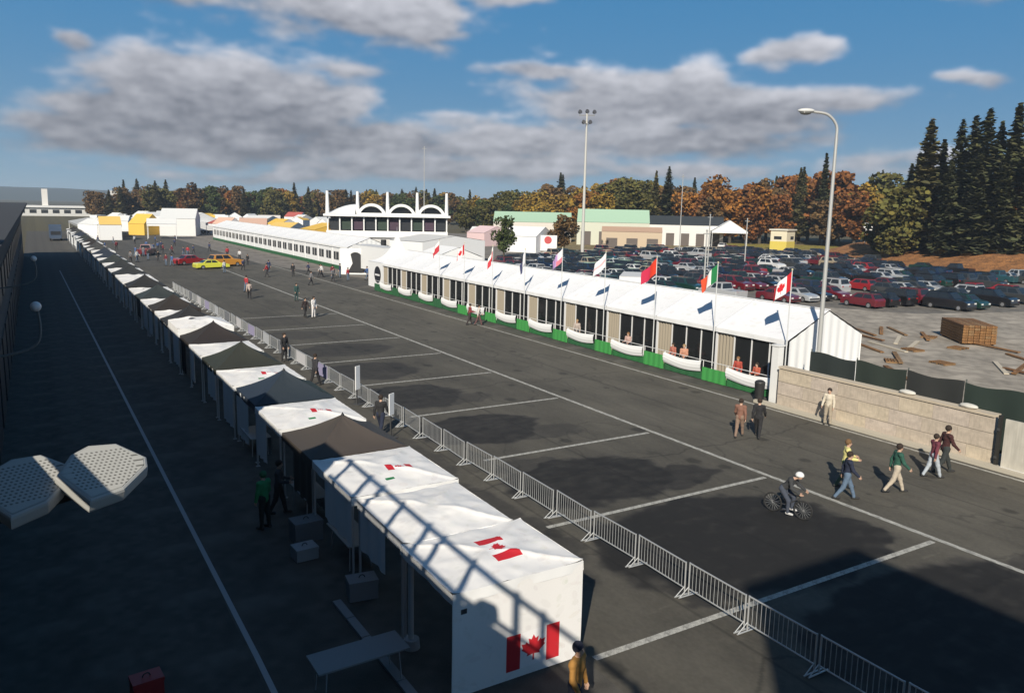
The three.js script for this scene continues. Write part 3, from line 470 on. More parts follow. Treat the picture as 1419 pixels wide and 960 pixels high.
// ------------------------------------------------------------------ concrete wall, posts, mesh fence
{
  const concTex = dataTex(256, 256, (i, j) => { const n = hash2(i, j), m = tn(i / 16, j / 32, 16, 11), q = tn(i / 64, j / 64, 4, 12), s = tn(i / 6, j / 90, 64, 13); const v = 0.84 + 0.07 * (n - 0.5) + 0.12 * (m - 0.5) + 0.16 * (q - 0.5) + 0.12 * (s - 0.5); return [v, v * 0.97, v * 0.90]; });
  const conc = [0, 1, 2, 3].map(i => { const t = concTex.clone(); t.offset.set(i * 0.27, i * 0.41); t.needsUpdate = true; return M(0.60 + 0.03 * ((i * 7) % 3 - 1), 0.525 + 0.026 * ((i * 7) % 3 - 1), 0.45 + 0.02 * ((i * 5) % 3 - 1), 0.95, { map: t }); });
  const w = thing('concrete_wall', 'cream concrete block wall at the marquee end of the lane', 'wall', [0, 0, 0]);
  const top = z => mix(2.0, 1.86, (z + 26) / 11);
  for (let c = 0; c < 3; c++) for (let i = 0; i < 7; i++) {
    const L = 1.5, za = -25.85 + i * L + (c % 2 ? 0.0 : 0.42), zb = Math.min(za + L - 0.010, -15.5);
    if (za > -15.7) continue;
    const h = 0.63, y = 0.02 + c * 0.645, d = 0.012 * hash2(i, c + 7);
    part('block', box(31.34 - d, 31.72, y, y + h - 0.016, c % 2 === 0 && i === 0 ? -25.85 : za, zb), conc[(i * 3 + c * 5) % 4], w);
    if (c % 2 === 0 && i === 6) part('block', box(31.34, 31.72, y, y + h - 0.016, zb + 0.018 > -15.5 ? -15.5 : zb + 0.018, -15.49), conc[1], w);
  }
  part('coping', box(31.28, 31.76, 1.958, 2.05, -25.86, -15.48), conc[2], w);
  part('core', box(31.36, 31.70, 0.0, 1.955, -25.8, -15.52), M(0.34, 0.30, 0.25, 0.95), w);
  const w2 = thing('hoarding_wall', 'pale smooth hoarding past the dark gatepost of the concrete wall', 'wall', [0, 0, 0]);
  for (let i = 0; i < 6; i++) part('panel', box(31.2, 31.28, 0.16, 2.02, -15.02 + i * 2.0, -13.03 + i * 2.0), M(0.64, 0.62, 0.57, 0.8, { map: concTex }), w2);
  part('plinth', box(31.16, 31.34, 0.0, 0.155, -15.02, -3.0), M(0.68, 0.67, 0.64, 0.85), w2);
  const gp = thing('gate_post', 'dark iron gatepost between concrete wall and hoarding', 'post', [31.3, 0, -15.25]); part('post', box(-0.06, 0.06, 0, 2.1, -0.06, 0.06), M(0.03, 0.028, 0.024, 0.6), gp); part('hinge', box(-0.12, -0.091, 0.4, 0.5, -0.05, 0.05), M(0.05, 0.05, 0.05), gp); part('hinge', box(-0.12, -0.091, 1.5, 1.6, -0.05, 0.05), M(0.05, 0.05, 0.05), gp);
  const wp = thing('white_pillar', 'white square pillar where the concrete wall meets the marquee', 'pillar', [31.75, 0, -26.35]); part('shaft', box(-0.2, 0.2, 0, 2.95, -0.2, 0.2), M(0.74, 0.74, 0.72, 0.7), wp); part('cap', box(-0.24, 0.24, 2.951, 3.02, -0.24, 0.24), M(0.74, 0.74, 0.72, 0.7), wp);
  const bb = thing('litter_bin', 'black bin beside the white pillar at the marquee corner', 'bin', [31.35, 0, -27.0]); part('bin_body', new THREE.CylinderGeometry(0.26, 0.22, 0.95, 16).translate(0, 0.48, 0), M(0.02, 0.02, 0.02, 0.5), bb); part('lid', new THREE.SphereGeometry(0.27, 16, 6, 0, 6.3, 0, 1.57).scale(1, 0.6, 1).translate(0, 0.96, 0), M(0.025, 0.025, 0.025, 0.5), bb);
  const fe = thing('mesh_fence', 'dark green mesh fence behind the concrete wall', 'fence', [0, 0, 0]);
  for (let i = 0; i < 8; i++) { const z = -25.6 + i * 2.6; part('mesh_panel', patch((u, v) => [33.3 + 0.05 * Math.sin(u * 9 + i) * Math.sin(v * 3), 0.05 + (2.62 + 0.06 * Math.sin(u * 6 + i)) * v, mix(z, z + 2.58, u)], 16, 6), M(0.022 + 0.003 * (i % 3), 0.03 + 0.006 * (i % 2), 0.028, 0.9, DS), fe); part('post', rod([33.38, 0, z], [33.38, 2.8, z], 0.03, 0.03, 8), M(0.1, 0.11, 0.1, 0.6), fe); }
  [[31.5, -19.2, 'white sandbag lying on top of the concrete wall near its middle'], [31.5, -16.6, 'white sandbag lying on top of the concrete wall near the gatepost']].forEach(([x, z, l]) => { const g = new THREE.SphereGeometry(0.5, 20, 12); g.scale(0.38, 0.2, 0.72); const p = g.attributes.position; for (let i = 0; i < p.count; i++) p.setY(i, Math.max(-0.085, p.getY(i) + 0.02 * N3(p.getX(i) * 6, 1, p.getZ(i) * 6))); g.computeVertexNormals(); const m = part('sandbag', g, M(0.58, 0.56, 0.5, 0.95)); m.position.set(x, 2.137, z); tag(m, l, 'sandbag'); });
}
// timber stack and loose boards in the yard
{
  const wood = [[0.40, 0.20, 0.075], [0.46, 0.235, 0.09], [0.35, 0.17, 0.065], [0.42, 0.25, 0.12]].map(c => M(c[0], c[1], c[2], 0.85, { map: grassTex }));
  const s = thing('timber_stack', 'orange-brown stack of sawn boards in the gravel yard', 'timber', [62, 0, -33.4], 0.86);
  for (let k = 0; k < 7; k++) for (let j = 0; j < 6; j++) part('board', box(-2.3 + 0.05 * hash2(j, k), 2.3 - 0.06 * hash2(k, j), 0.12 + k * 0.2, 0.12 + k * 0.2 + 0.17, -1.2 + j * 0.4, -1.2 + j * 0.4 + 0.37), wood[(j * 3 + k * 5 + (hash2(j, k) * 4 | 0)) % 4], s);
  for (const x of [-1.8, 0, 1.8]) part('bearer', box(x - 0.08, x + 0.08, 0, 0.115, -1.2, 1.2), wood[2], s);
  const r = rng(91);
  for (let i = 0; i < 32; i++) { const x = rr(42, 64, r), z = rr(-40, -22, r); const b = part('loose_board', box(-2.2, 2.2, 0, 0.07, -0.14, 0.14), i % 3 ? wood[i % 4] : M(0.5, 0.44, 0.34, 0.9)); b.position.set(x, 0.004 + 0.03 * (i % 3) + 0.0006 * i, z); b.rotation.y = rr(0.2, 1.3, r); tag(b, i % 3 ? 'loose brown board lying in the gravel yard' : 'loose weathered pale board lying in the gravel yard', 'board', i % 3 ? 'loose brown boards' : 'loose pale boards'); }
  for (let i = 0; i < 7; i++) { const p = thing('pallet', 'flat timber pallet lying in the gravel yard', 'pallet', [48 + i * 3.1 + rr(-1, 1, r), 0, -27 - i * 0.9 - rr(0, 5, r)], rr(0, 1.5, r), 'pallets in the yard'); for (let k = 0; k < 6; k++) part('slat', box(-0.6, 0.6, 0.10, 0.125, -0.5 + k * 0.18, -0.5 + k * 0.18 + 0.1), wood[k % 4], p); for (const x of [-0.55, 0, 0.55]) part('runner', box(x - 0.05, x + 0.05, 0, 0.099, -0.5, 0.5), wood[3], p); }
}
// ------------------------------------------------------------------ lamp standards and masts
const poleM = new THREE.MeshStandardMaterial({ color: lin(0.46, 0.46, 0.44), roughness: 0.5, metalness: 0.3 });
function lampPost(x, z, h, dirA, label, w = 0.1) {
  const t = thing('lamp_post', label, 'lamp post', [x, 0, z], dirA);
  part('pole', rod([0, 0, 0], [0, h - 1.2, 0], w, w * 0.6, 12), poleM, t);
  const c = new THREE.CatmullRomCurve3([V(0, h - 1.25, 0), V(-0.05, h - 0.6, 0), V(-0.5, h - 0.1, 0), V(-1.3, h + 0.05, 0)]);
  part('arm', new THREE.TubeGeometry(c, 20, w * 0.55, 8), poleM, t);
  const hd = part('lamp_head', new THREE.SphereGeometry(0.5, 16, 10).scale(0.85, 0.24, 0.42).translate(-1.6, h + 0.08, 0), M(0.6, 0.6, 0.58, 0.4), t);
  part('lens', new THREE.SphereGeometry(0.34, 14, 8).scale(0.85, 0.3, 0.5).translate(-1.62, h - 0.02, 0), M(0.12, 0.12, 0.11, 0.2), hd);
  part('base_flange', new THREE.CylinderGeometry(w * 2, w * 2, 0.08, 12).translate(0, 0.04, 0), poleM, t);
}
lampPost(34.45, -26.0, 14.5, -0.55, 'tall grey street lamp with curved arm behind the concrete wall', 0.13);
lampPost(163, -103, 14, -0.55, 'thin distant street lamp in front of the dark conifers', 0.14);
{
  const t = thing('floodlight_mast', 'tall grey floodlight mast with lamp cluster beyond the marquee', 'floodlight', [92.5, 0, -126]);
  part('pole', rod([0, 0, 0], [0, 28, 0], 0.34, 0.16, 14), M(0.5, 0.49, 0.45, 0.6), t);
  part('crossbar', merge([beam([-1.2, 27.2, -0.9], [1.2, 27.2, 0.9], 0.18, 0.18), beam([-0.9, 25.6, 0.7], [0.9, 25.6, -0.7], 0.14, 0.14)]), M(0.2, 0.2, 0.2, 0.6), t);
  for (const [a, y] of [[-1.1, 27.8], [0, 27.9], [1.1, 27.8], [-0.5, 25.9], [0.5, 25.9]]) { const f = part('floodlight', new THREE.CylinderGeometry(0.42, 0.3, 0.4, 14).rotateX(1.2).translate(a, y, 0.75 * a), M(0.08, 0.08, 0.085, 0.4), t); }
}
for (const [x, z, h, l] of [[120, -128, 17, 'thin grey pole rising beyond the car park, in front of rusty trees'], [74, -160, 22, 'very thin pole beside the hospitality stand'], [86.5, -86, 9, 'short thin pole standing among the parked cars near the marquee'], [101, -92, 8.4, 'short white pole standing in the car park by dark cars'], [62, -62, 7.5, 'white service pole behind the marquee roof']]) {
  const t = thing('service_pole', l, 'pole', [x, 0, z]); part('pole', rod([0, 0, 0], [0, h, 0], 0.11, 0.07, 8), poleM, t); part('crosspiece', box(-0.5, 0.5, h - 0.4, h - 0.3, -0.05, 0.05), poleM, t); part('cap', new THREE.SphereGeometry(0.12, 8, 6).translate(0, h, 0), poleM, t);
}
// ------------------------------------------------------------------ fittings on the pit building that show at the left edge
{
  const perf = canvasTex(256, 256, (c, w, h) => { c.fillStyle = '#a9a8a2'; c.fillRect(0, 0, w, h); c.fillStyle = '#66655f'; for (let j = 0; j < 13; j++) for (let i = 0; i < 13; i++) { c.beginPath(); c.ellipse(i * 20 + (j % 2) * 10 + 6, j * 20 + 8, 5.6, 5.0, 0.5, 0, 7); c.fill(); } });
  const grille = new THREE.MeshStandardMaterial({ map: perf, roughness: 0.6 }), shell = M(0.36, 0.36, 0.34, 0.6), brk = M(0.02, 0.02, 0.02, 0.6);
  function speaker(pos, rot, label, w) {
    const t = thing('loudspeaker', label, 'loudspeaker', pos); t.rotation.set(...rot);
    const s = new THREE.Shape(); const pts = [[-w, 0.0], [-w * 0.55, 0.17], [-w * 0.1, 0.235], [w * 0.5, 0.22], [w, 0.05], [w * 0.93, -0.03], [w * 0.2, -0.2], [-w * 0.55, -0.25]]; pts.forEach((p, i) => i ? s.lineTo(...p) : s.moveTo(...p)); s.closePath();
    const g = new THREE.ExtrudeGeometry(s, { depth: 0.05, bevelEnabled: true, bevelSize: 0.015, bevelThickness: 0.02, bevelSegments: 2 }); part('cabinet', g, shell, t);
    const g2 = new THREE.ShapeGeometry(s); const p = g2.attributes.position, u = g2.attributes.uv; for (let i = 0; i < p.count; i++) u.setXY(i, p.getX(i) * 2.8 + 0.5, p.getY(i) * 2.8 + 0.5); g2.scale(0.96, 0.96, 1); g2.translate(0, 0, 0.073); part('grille', g2, grille, t);
    part('bracket', beam([0, 0, -0.04], [-1.3, -0.03, -0.3], 0.05, 0.05), brk, t);
  }
  speaker([0.26, 7.98, -5.0], [-1.22, 0.10, 0.16], 'pale grey perforated loudspeaker with cut-off corner jutting from the pit building', 0.235);
  speaker([-0.12, 7.955, -5.02], [-1.22, 0.02, 0.2], 'pale grey perforated loudspeaker partly behind its twin on the pit building', 0.23);
  for (const [z, y, l] of [[-20, 7.22, 'white globe lamp on a curved arm on the pit building'], [-36, 7.2, 'farther white globe lamp on the pit building facade']]) {
    const t = thing('globe_lamp', l, 'lamp', [-0.06, y, z]); part('globe', new THREE.SphereGeometry(0.11, 18, 12), M(0.7, 0.7, 0.7, 0.3), t);
    part('arm', new THREE.TubeGeometry(new THREE.CatmullRomCurve3([V(0.03, -0.08, 0), V(0.06, -0.5, 0), V(-0.05, -0.85, 0), V(-1.58, -1.2, 0)]), 24, 0.03, 6), M(0.16, 0.17, 0.17, 0.5), t);
  }
}
// ------------------------------------------------------------------ far tents, trailers and buildings
const wht = M(0.74, 0.74, 0.73, 0.7);
const dkWin = M(0.03, 0.032, 0.035, 0.3);
longTent({
  name: 'window_marquee', label: 'second long white marquee with a row of dark square windows', category: 'marquee', xf: 38.2, xr: 41.4, xb: 44.6, z0: -206, z1: -108, e: 3.4, r: 4.7, n: 14,
  front(t, i, za, zb) {
    part('front_wall', patch((u, v) => [38.2, 0.02 + 3.2 * v, mix(za, zb, u)], 4, 2), whiteFab, t);
    for (let k = 0; k < 2; k++) { const a = za + 0.7 + k * 3.5, w = part('window', box(38.12, 38.17, 1.35, 2.5, a, a + 2.1), dkWin, t); part('mullion', box(38.10, 38.119, 1.35, 2.5, a + 1.0, a + 1.1), wht, w); }
    part('green_skirt', box(38.02, 38.08, 0.02, 0.55, za, zb), darkGreen, t);
  },
});
function trailer(x, z, turn, len, h, mat, label, stripe, group) {
  const t = thing('box_trailer', label, 'trailer', [x, 0, z], turn, group);
  const g = new THREE.BoxGeometry(2.5, h - 0.95, len, 1, 1, 1).translate(0, 0.95 + (h - 0.95) / 2, 0); part('box_body', g, mat, t);
  part('roof_rail', box(-1.27, 1.27, h + 0.001, h + 0.06, -len / 2 - 0.02, len / 2 + 0.02), M(0.6, 0.6, 0.6), t);
  part('chassis', box(-1.1, 1.1, 0.6, 0.945, -len / 2 + 0.3, len / 2 - 0.2), M(0.03, 0.03, 0.03), t);
  for (const s of [-1, 1]) for (const k of [0, 1]) { const w = part('wheel', new THREE.CylinderGeometry(0.48, 0.48, 0.28, 16).rotateZ(1.571).translate(s * 1.0, 0.48, len / 2 - 1.6 - k * 1.1), M(0.02, 0.02, 0.02), t); part('hub', new THREE.CylinderGeometry(0.2, 0.2, 0.02, 10).rotateZ(1.571).translate(s * 1.15, 0.48, len / 2 - 1.6 - k * 1.1), M(0.4, 0.4, 0.4), w); }
  if (stripe) part('stripe', box(-1.262, -1.252, h * 0.5, h * 0.68, -len / 2 + 0.2, len / 2 - 0.2), stripe, t);
  part('side_door', box(-1.275, -1.252, 1.0, h * 0.48, -len / 2 + 0.8, -len / 2 + 1.8), M(0.1, 0.1, 0.1), t);
}
function gableTent(x, z, turn, w, d, e, r, roofM, wallM, name, label, cat = 'tent', group, open = true) {
  const t = thing(name, label, cat, [x, 0, z], turn, group);
  for (const s of [-1, 1]) part('roof_slope', patch((u, v) => [s * mix(w / 2 + 0.15, 0, v), mix(e, r, v) - 0.05 * Math.sin(v * 3.1) * Math.sin(u * 3.1), (s * (u - 0.5)) * d], 6, 4), roofM, t);
  for (const s of [-1, 1]) { part('gable', patch((u, v) => { const q = (u - 0.5) * w; return [q, mix(open ? e - 0.5 : 0.02, mix(r, e, Math.abs(q) / (w / 2)) - 0.05, v), s * (d / 2 - 0.05)]; }, 10, 2), wallM, t); part('side_wall', box(s * (w / 2) - 0.03, s * (w / 2) + 0.03, open ? e - 0.5 : 0.02, e - 0.03, -d / 2 + 0.06, d / 2 - 0.06), wallM, t); }
  for (const sx of [-1, 1]) for (const sz of [-1, 1]) part('corner_post', box(sx * (w / 2 - 0.1) - 0.05, sx * (w / 2 - 0.1) + 0.05, 0, e - 0.02, sz * (d / 2 - 0.15) - 0.05, sz * (d / 2 - 0.15) + 0.05), wht, t);
  return t;
}
// paddock clutter between the two marquees
trailer(39, -99.5, 0.1, 9, 4.0, wht, 'white box trailer with dark door between the two marquees');
{ const t = thing('banner_wall', 'white banner wall with black arch graphic beside the box trailer', 'banner', [37.4, 0, -101.5], -0.5); part('board', box(-2.6, 2.6, 0.1, 3.6, -0.05, 0.05), wht, t); const s = new THREE.Shape(); s.moveTo(-1.6, 0.3); s.lineTo(-0.9, 1.6); s.absarc(-0.5, 2.2, 0.9, 2.4, -0.3, true); s.lineTo(1.1, 0.4); s.lineTo(0.3, 0.3); s.closePath(); part('arch_graphic', new THREE.ExtrudeGeometry(s, { depth: 0.01, bevelEnabled: false }).translate(0, 0, 0.056), blackM, t); part('foot', box(-2.4, 2.4, 0, 0.09, -0.4, 0.4), M(0.1, 0.1, 0.1), t); }
{ const t = thing('black_column', 'tall black banner column beside the white trailer', 'banner', [41.5, 0, -103]); part('fabric', new THREE.CylinderGeometry(0.45, 0.45, 4.4, 4).rotateY(0.6).translate(0, 2.5, 0), blackM, t); part('base', new THREE.CylinderGeometry(0.6, 0.7, 0.3, 12).translate(0, 0.15, 0), M(0.1, 0.1, 0.1), t); }
gableTent(46.5, -93, 0.0, 7, 6, 3.0, 4.3, whiteFab, whiteFab, 'gable_tent', 'white gable tent behind the pagoda end of the marquee', 'tent', undefined, false);
gableTent(60, -124, 0.25, 14, 9, 3.6, 4.5, M(0.62, 0.61, 0.58, 0.8, DS), whiteFab, 'gable_tent', 'wide pale tent with shaded front below the hospitality stand', 'tent', undefined, false);
// white hospitality stand with arched roof and five masts
{
  const t = thing('hospitality_stand', 'white hospitality stand with arched roof bays and five white masts', 'building', [67.5, 0, -165], -0.40); t.scale.set(0.88, 0.92, 0.9);
  part('deck', box(-15, 15, 2.6, 3.0, -5, 5), wht, t);
  part('base_wall', box(-14.5, 14.5, 0, 2.599, -4.5, 4.4), M(0.55, 0.54, 0.52), t);
  part('back_wall', box(-14.5, 14.5, 3.001, 7.4, -4.9, -4.6), M(0.05, 0.045, 0.05), t);
  for (let i = 0; i < 11; i++) part('column', box(-14.6 + i * 2.9, -14.3 + i * 2.9, 3.001, 7.2, 4.3, 4.6), wht, t);
  for (let i = 0; i < 10; i++) part('opening', box(-14.2 + i * 2.9, -11.8 + i * 2.9, 4.3, 6.9, 3.6, 3.7), i % 3 === 1 ? M(0.03, 0.05, 0.035) : (i % 3 === 2 ? M(0.06, 0.035, 0.055) : dkWin), t);
  part('parapet', box(-14.8, 14.8, 3.002, 4.1, 4.65, 4.8), wht, t);
  part('roof_slab', box(-15.4, 15.4, 7.401, 7.9, -5.4, 5.6), wht, t);
  part('roof_hip', patch((u, v) => [mix(-15.2, -7.8, u), 7.91 + 2.3 * Math.sin(u * 1.57) * Math.sin(Math.min(1, v * 1.3) * 1.57), mix(5.4, -5, v)], 12, 10), whiteFab, t);
  for (let i = 1; i < 4; i++) {
    const x = -11.2 + i * 7.3;
    const sh = new THREE.Shape(); sh.moveTo(-3.6, 0); sh.absarc(0, -1.2, 3.75, Math.PI - 0.32, 0.32, true); sh.lineTo(3.6, 0);
    const hole = new THREE.Path(); hole.moveTo(-2.7, 0.35); hole.absarc(0, -1.1, 3.02, Math.PI - 0.5, 0.5, true); hole.lineTo(-2.7, 0.35); sh.holes.push(hole);
    const a = part('roof_arch', new THREE.ExtrudeGeometry(sh, { depth: 9, bevelEnabled: false, curveSegments: 20 }).translate(x, 7.902, -4.4), wht, t);
    part('arch_infill', box(x - 2.9, x + 2.9, 8.1, 9.6, 2.0, 2.1), dkWin, a);
  }
  for (let i = 0; i < 5; i++) part('mast', rod([-14.6 + i * 7.3, 7.9, 3], [-14.6 + i * 7.3, 13.2, 3], 0.5, 0.34, 10), wht, t);
}
// coloured tents and awnings farther back
const awn = [[0.72, 0.46, 0.08], [0.74, 0.50, 0.14], [0.7, 0.7, 0.68], [0.42, 0.10, 0.08], [0.72, 0.66, 0.6], [0.62, 0.40, 0.30], [0.70, 0.52, 0.52]].map(c => M(c[0], c[1], c[2], 0.8, DS));
[[58.5, -178, 12, 6, 3.6, 5.0, 0, 'yellow awning tent beside the hospitality stand'], [52, -190, 9, 6, 3.4, 4.8, 1, 'amber awning tent between yellow awning and white tents'], [50, -215, 10, 7, 3.4, 5.2, 5, 'salmon tent behind the window marquee'], [46, -232, 8, 6, 3.2, 4.6, 3, 'brick red tent behind the window marquee'], [58, -240, 14, 8, 3.6, 5.4, 2, 'broad white tent far behind the window marquee'], [66, -262, 12, 7, 3.6, 5.2, 4, 'cream tent far behind the window marquee'], [96, -170, 9, 6, 3.2, 4.8, 6, 'pink and white tent right of the hospitality stand'], [98, -176, 7, 6, 3, 4.4, 2, 'small white tent beside the pink tent'],
  [34.5, -232, 12, 9, 4.6, 7.2, 2, 'tall white tent at the far end of the lane'], [41, -246, 9, 8, 4.0, 6.0, 2, 'second tall white tent behind the far lane end'], [26, -235, 7, 5, 3.0, 5.6, 0, 'yellow-topped tent at the far lane end'], [22, -262, 6, 6, 3, 4.6, 2, 'small white tent left of the yellow-topped tent']].forEach(([x, z, w, d, e, r, m, l], i) => gableTent(x, z, 0.3 + (i % 3) * 0.5, w, d, e, r, awn[m], i % 2 ? whiteFab : awn[m], 'awning_tent', l, 'tent', undefined, i < 8 && i % 2 === 1));
{
  const r = rng(612), nm = ['yellow', 'amber', 'white', 'brick red', 'cream', 'salmon', 'rose'];
  for (let i = 0; i < 46; i++) {
    const a = i < 18 ? rr(3.5, 10.5, r) : rr(10.5, 21, r), d = i < 18 ? rr(205, 330, r) : rr(225, 340, r), m = r() < 0.55 ? 2 : r() * 7 | 0, w = rr(4, 9, r), e = rr(2.6, 3.8, r);
    const x = d * Math.sin(a * Math.PI / 180), z = -d * Math.cos(a * Math.PI / 180);
    if (i % 6 === 5) trailer(x, z, rr(0, 3, r), rr(6, 11, r), rr(3.2, 4, r), m === 3 ? awn[3] : wht, m === 3 ? 'brick red box trailer in the far paddock crowd of tents' : 'white box trailer in the far paddock crowd of tents', undefined, m === 3 ? 'red trailers in the far paddock' : 'white trailers in the far paddock');
    else gableTent(x, z, rr(0, 3, r), w, rr(4, 7, r), e, e + rr(1, 2, r), awn[m], m === 2 || r() < 0.5 ? whiteFab : awn[m], 'paddock_tent', `small ${nm[m]} roofed tent in the far paddock`, 'tent', `${nm[m]} tents in the far paddock`, r() < 0.4);
  }
}
{ const g = gableTent(13.5, -232, 0.02, 9.5, 34, 3.2, 4.2, M(0.44, 0.44, 0.43, 0.85, DS), M(0.3, 0.3, 0.3, 0.85, DS), 'grey_shelter', 'large pale grey roofed shelter at the far end of the stall row', 'shelter', undefined, true); }
{ const t = thing('blue_van', 'dark blue box van at the far end of the walkway', 'van', [4.2, 0, -205], 0); part('van_body', box(-1.2, 1.2, 0.5, 3.4, -3.5, 1.6), M(0.05, 0.075, 0.12, 0.5), t); part('cab', box(-1.1, 1.1, 0.5, 2.3, 1.61, 3.3), M(0.06, 0.085, 0.13, 0.4), t); part('windscreen', box(-0.95, 0.95, 1.3, 2.1, 3.301, 3.32), dkWin, t); for (const s of [-1, 1]) for (const z of [-2.3, 2.4]) part('wheel', new THREE.CylinderGeometry(0.42, 0.42, 0.26, 14).rotateZ(1.571).translate(s * 1.02, 0.42, z), M(0.02, 0.02, 0.02), t); }
// low white buildings with three stub towers on the far left
{
  const t = thing('low_white_building', 'long low white building with stub towers in front of the far wood', 'building', [8, 0, -470]);
  part('wall', box(-26, 26, 0, 4.2, -6, 6), M(0.6, 0.6, 0.58, 0.8), t); part('roof', box(-27, 27, 4.21, 5.2, -7, 7), M(0.68, 0.68, 0.67, 0.8), t);
  for (let i = 0; i < 10; i++) part('window', box(-24 + i * 5, -21 + i * 5, 1.4, 3.2, 6.01, 6.06), dkWin, t);
  for (const [x, h, w] of [[-2, 13.5, 1.3], [20, 12, 1.6], [30, 13.5, 2.0]]) part('stub_tower', box(x - w, x + w, 0, h, -2 + x * 0.02, 2 + x * 0.02), M(0.66, 0.64, 0.6, 0.8), t);
}
// green-roofed halls beyond the car park
function hall(x, z, turn, w, d, e, r, roofM, wallM, label, doors) {
  const t = gableTent(x, z, turn, w, d, e, r, roofM, wallM, 'metal_hall', label, 'building', undefined, false);
  for (let i = 0; i < doors; i++) part('door', box(w / 2 + 0.035, w / 2 + 0.08, 0.02, e * 0.6, -d / 2 + 1 + i * d / doors, -d / 2 + 1 + (i + 0.55) * d / doors), M(0.12, 0.1, 0.09), t);
}
const mint = M(0.36, 0.52, 0.38, 0.6, DS), green = M(0.16, 0.40, 0.22, 0.6, DS), tan = M(0.5, 0.40, 0.29, 0.85, DS);
hall(134, -169, 0.906 + Math.PI, 11, 19, 6.0, 9.4, mint, M(0.55, 0.56, 0.46, 0.8, DS), 'pale green-roofed hall right of the floodlight mast', 4);
hall(123, -192, 0.99 + Math.PI, 11, 22, 5.4, 8.2, mint, M(0.6, 0.56, 0.5, 0.8, DS), 'pale mint-roofed hall left of the floodlight mast', 5);
hall(129, -155, 0.88 + Math.PI, 5, 15, 4.0, 5.2, M(0.42, 0.28, 0.2, 0.9, DS), tan, 'low tan shed with reddish roof in front of the green-roofed hall', 3);
hall(153, -164, 0.82 + Math.PI, 8, 24, 5.6, 8.0, M(0.03, 0.036, 0.04, 0.7, DS), M(0.66, 0.65, 0.63, 0.8, DS), 'long white building with black roof beyond the car park', 6);
gableTent(158, -150, -0.75, 9, 7, 4.4, 7.2, whiteFab, whiteFab, 'gable_tent', 'white peaked tent in front of the black-roofed building', 'tent', undefined, true);
gableTent(92.5, -146, 0.6, 10, 8, 3.4, 5.4, whiteFab, whiteFab, 'gable_tent', 'rounded white marquee tent with red emblem beside the bush', 'tent', undefined, false);
{ const t = thing('red_emblem_board', 'round red emblem board on white backing near the bush', 'sign', [94, 0, -140.5], -0.6); part('backing', box(-1.92, 1.92, 0.4, 3.7, -0.05, 0.05), wht, t); part('disc', new THREE.CylinderGeometry(0.8, 0.8, 0.05, 24).rotateX(1.571).translate(0, 2.7, 0.08), M(0.5, 0.08, 0.08), t); part('post', box(-1.9, -1.75, 0, 0.399, -0.05, 0.05), wht, t); part('post', box(1.75, 1.9, 0, 0.399, -0.05, 0.05), wht, t); }
{ const t = thing('ticket_kiosk', 'yellow and cream ticket kiosk at the edge of the field', 'kiosk', [166, 0, -139], 0.3); part('lower_wall', box(-2.6, 2.6, 0, 2.2, -2.2, 2.2), M(0.62, 0.50, 0.10, 0.8), t); part('upper_wall', box(-2.55, 2.55, 2.201, 5.0, -2.15, 2.15), M(0.68, 0.62, 0.46, 0.8), t); part('roof', box(-2.9, 2.9, 5.001, 5.3, -2.5, 2.5), M(0.66, 0.64, 0.55, 0.8), t); part('window', box(-0.2, 1.7, 2.7, 3.5, 2.151, 2.2), dkWin, t); part('window', box(-2.6, -2.551, 2.7, 3.5, -1.2, 0.8), dkWin, t); }
{ const t = thing('roadside_sign', 'small white tilted sign on a thin post before the trees', 'sign', [170, 0, -118], -0.9); part('post', rod([0, 0, 0], [0, 7.2, 0], 0.08, 0.08, 8), poleM, t); const p = part('sign_plate', new THREE.CylinderGeometry(1.25, 1.25, 0.08, 24).rotateX(1.571).scale(1, 0.62, 1).rotateZ(-0.6).translate(0.4, 6.6, 0.12), wht, t); part('rim', new THREE.TorusGeometry(1.25, 0.05, 6, 24).scale(1, 0.62, 1).rotateZ(-0.6).translate(0.4, 6.6, 0.17), M(0.4, 0.4, 0.4), p); }
// dry field, yellow verge, leaf-strewn bank
struct('dry_field', poly([[96, -150], [114, -147], [142, -137], [161, -119], [185, -122], [215, -140], [260, -200], [230, -270], [140, -230]], -0.004, 8), M(0.40, 0.31, 0.15, 1, { map: grassTex }));
struct('yellow_verge', poly([[156, -156], [184, -131], [180, -118], [198, -126], [206, -150], [180, -172]], 0.0, 6), M(0.46, 0.38, 0.06, 1, { map: grassTex }));
{
  const g = patch((u, v) => { const z = mix(-134, -36, u), bx = z < -80 ? 138 + (-80 - z) * 0.42 : 138 - (z + 80) * 0.12; return [bx + 22 * v + 1.5 * N3(u * 9, v * 4, 1), 0.0 + 3.4 * sst(0, 0.8, v) * (0.8 + 0.3 * N3(u * 7, v * 3, 5)) * sst(0, 0.12, u) * (v < 0.01 ? 0 : 1) - (v < 0.01 ? 0.05 : 0), z + 3 * v]; }, 60, 16);
  const p = g.attributes.position, uv = g.attributes.uv; for (let i = 0; i < p.count; i++) uv.setXY(i, p.getX(i) / 5, p.getZ(i) / 5);
  struct('leaf_bank', g, M(0.52, 0.23, 0.075, 1, { map: grassTex, side: THREE.DoubleSide }));
}
scene.fog = new THREE.FogExp2(new THREE.Color().setRGB(0.55, 0.66, 0.80), 0.00022);
// far hill
{
  const g = patch((u, v) => { const a = mix(-14, 40, u) * Math.PI / 180, d = 2300 + 700 * v, h = 66 * Math.sin(v * Math.PI * 0.5) * (0.75 + 0.4 * fbm(u * 5, 2, 1, 4)) * (1 - 0.55 * u); return [d * Math.sin(a), h - 3, -d * Math.cos(a)]; }, 120, 10);
  struct('far_hill', g, M(0.05, 0.062, 0.05, 1, DS));
}
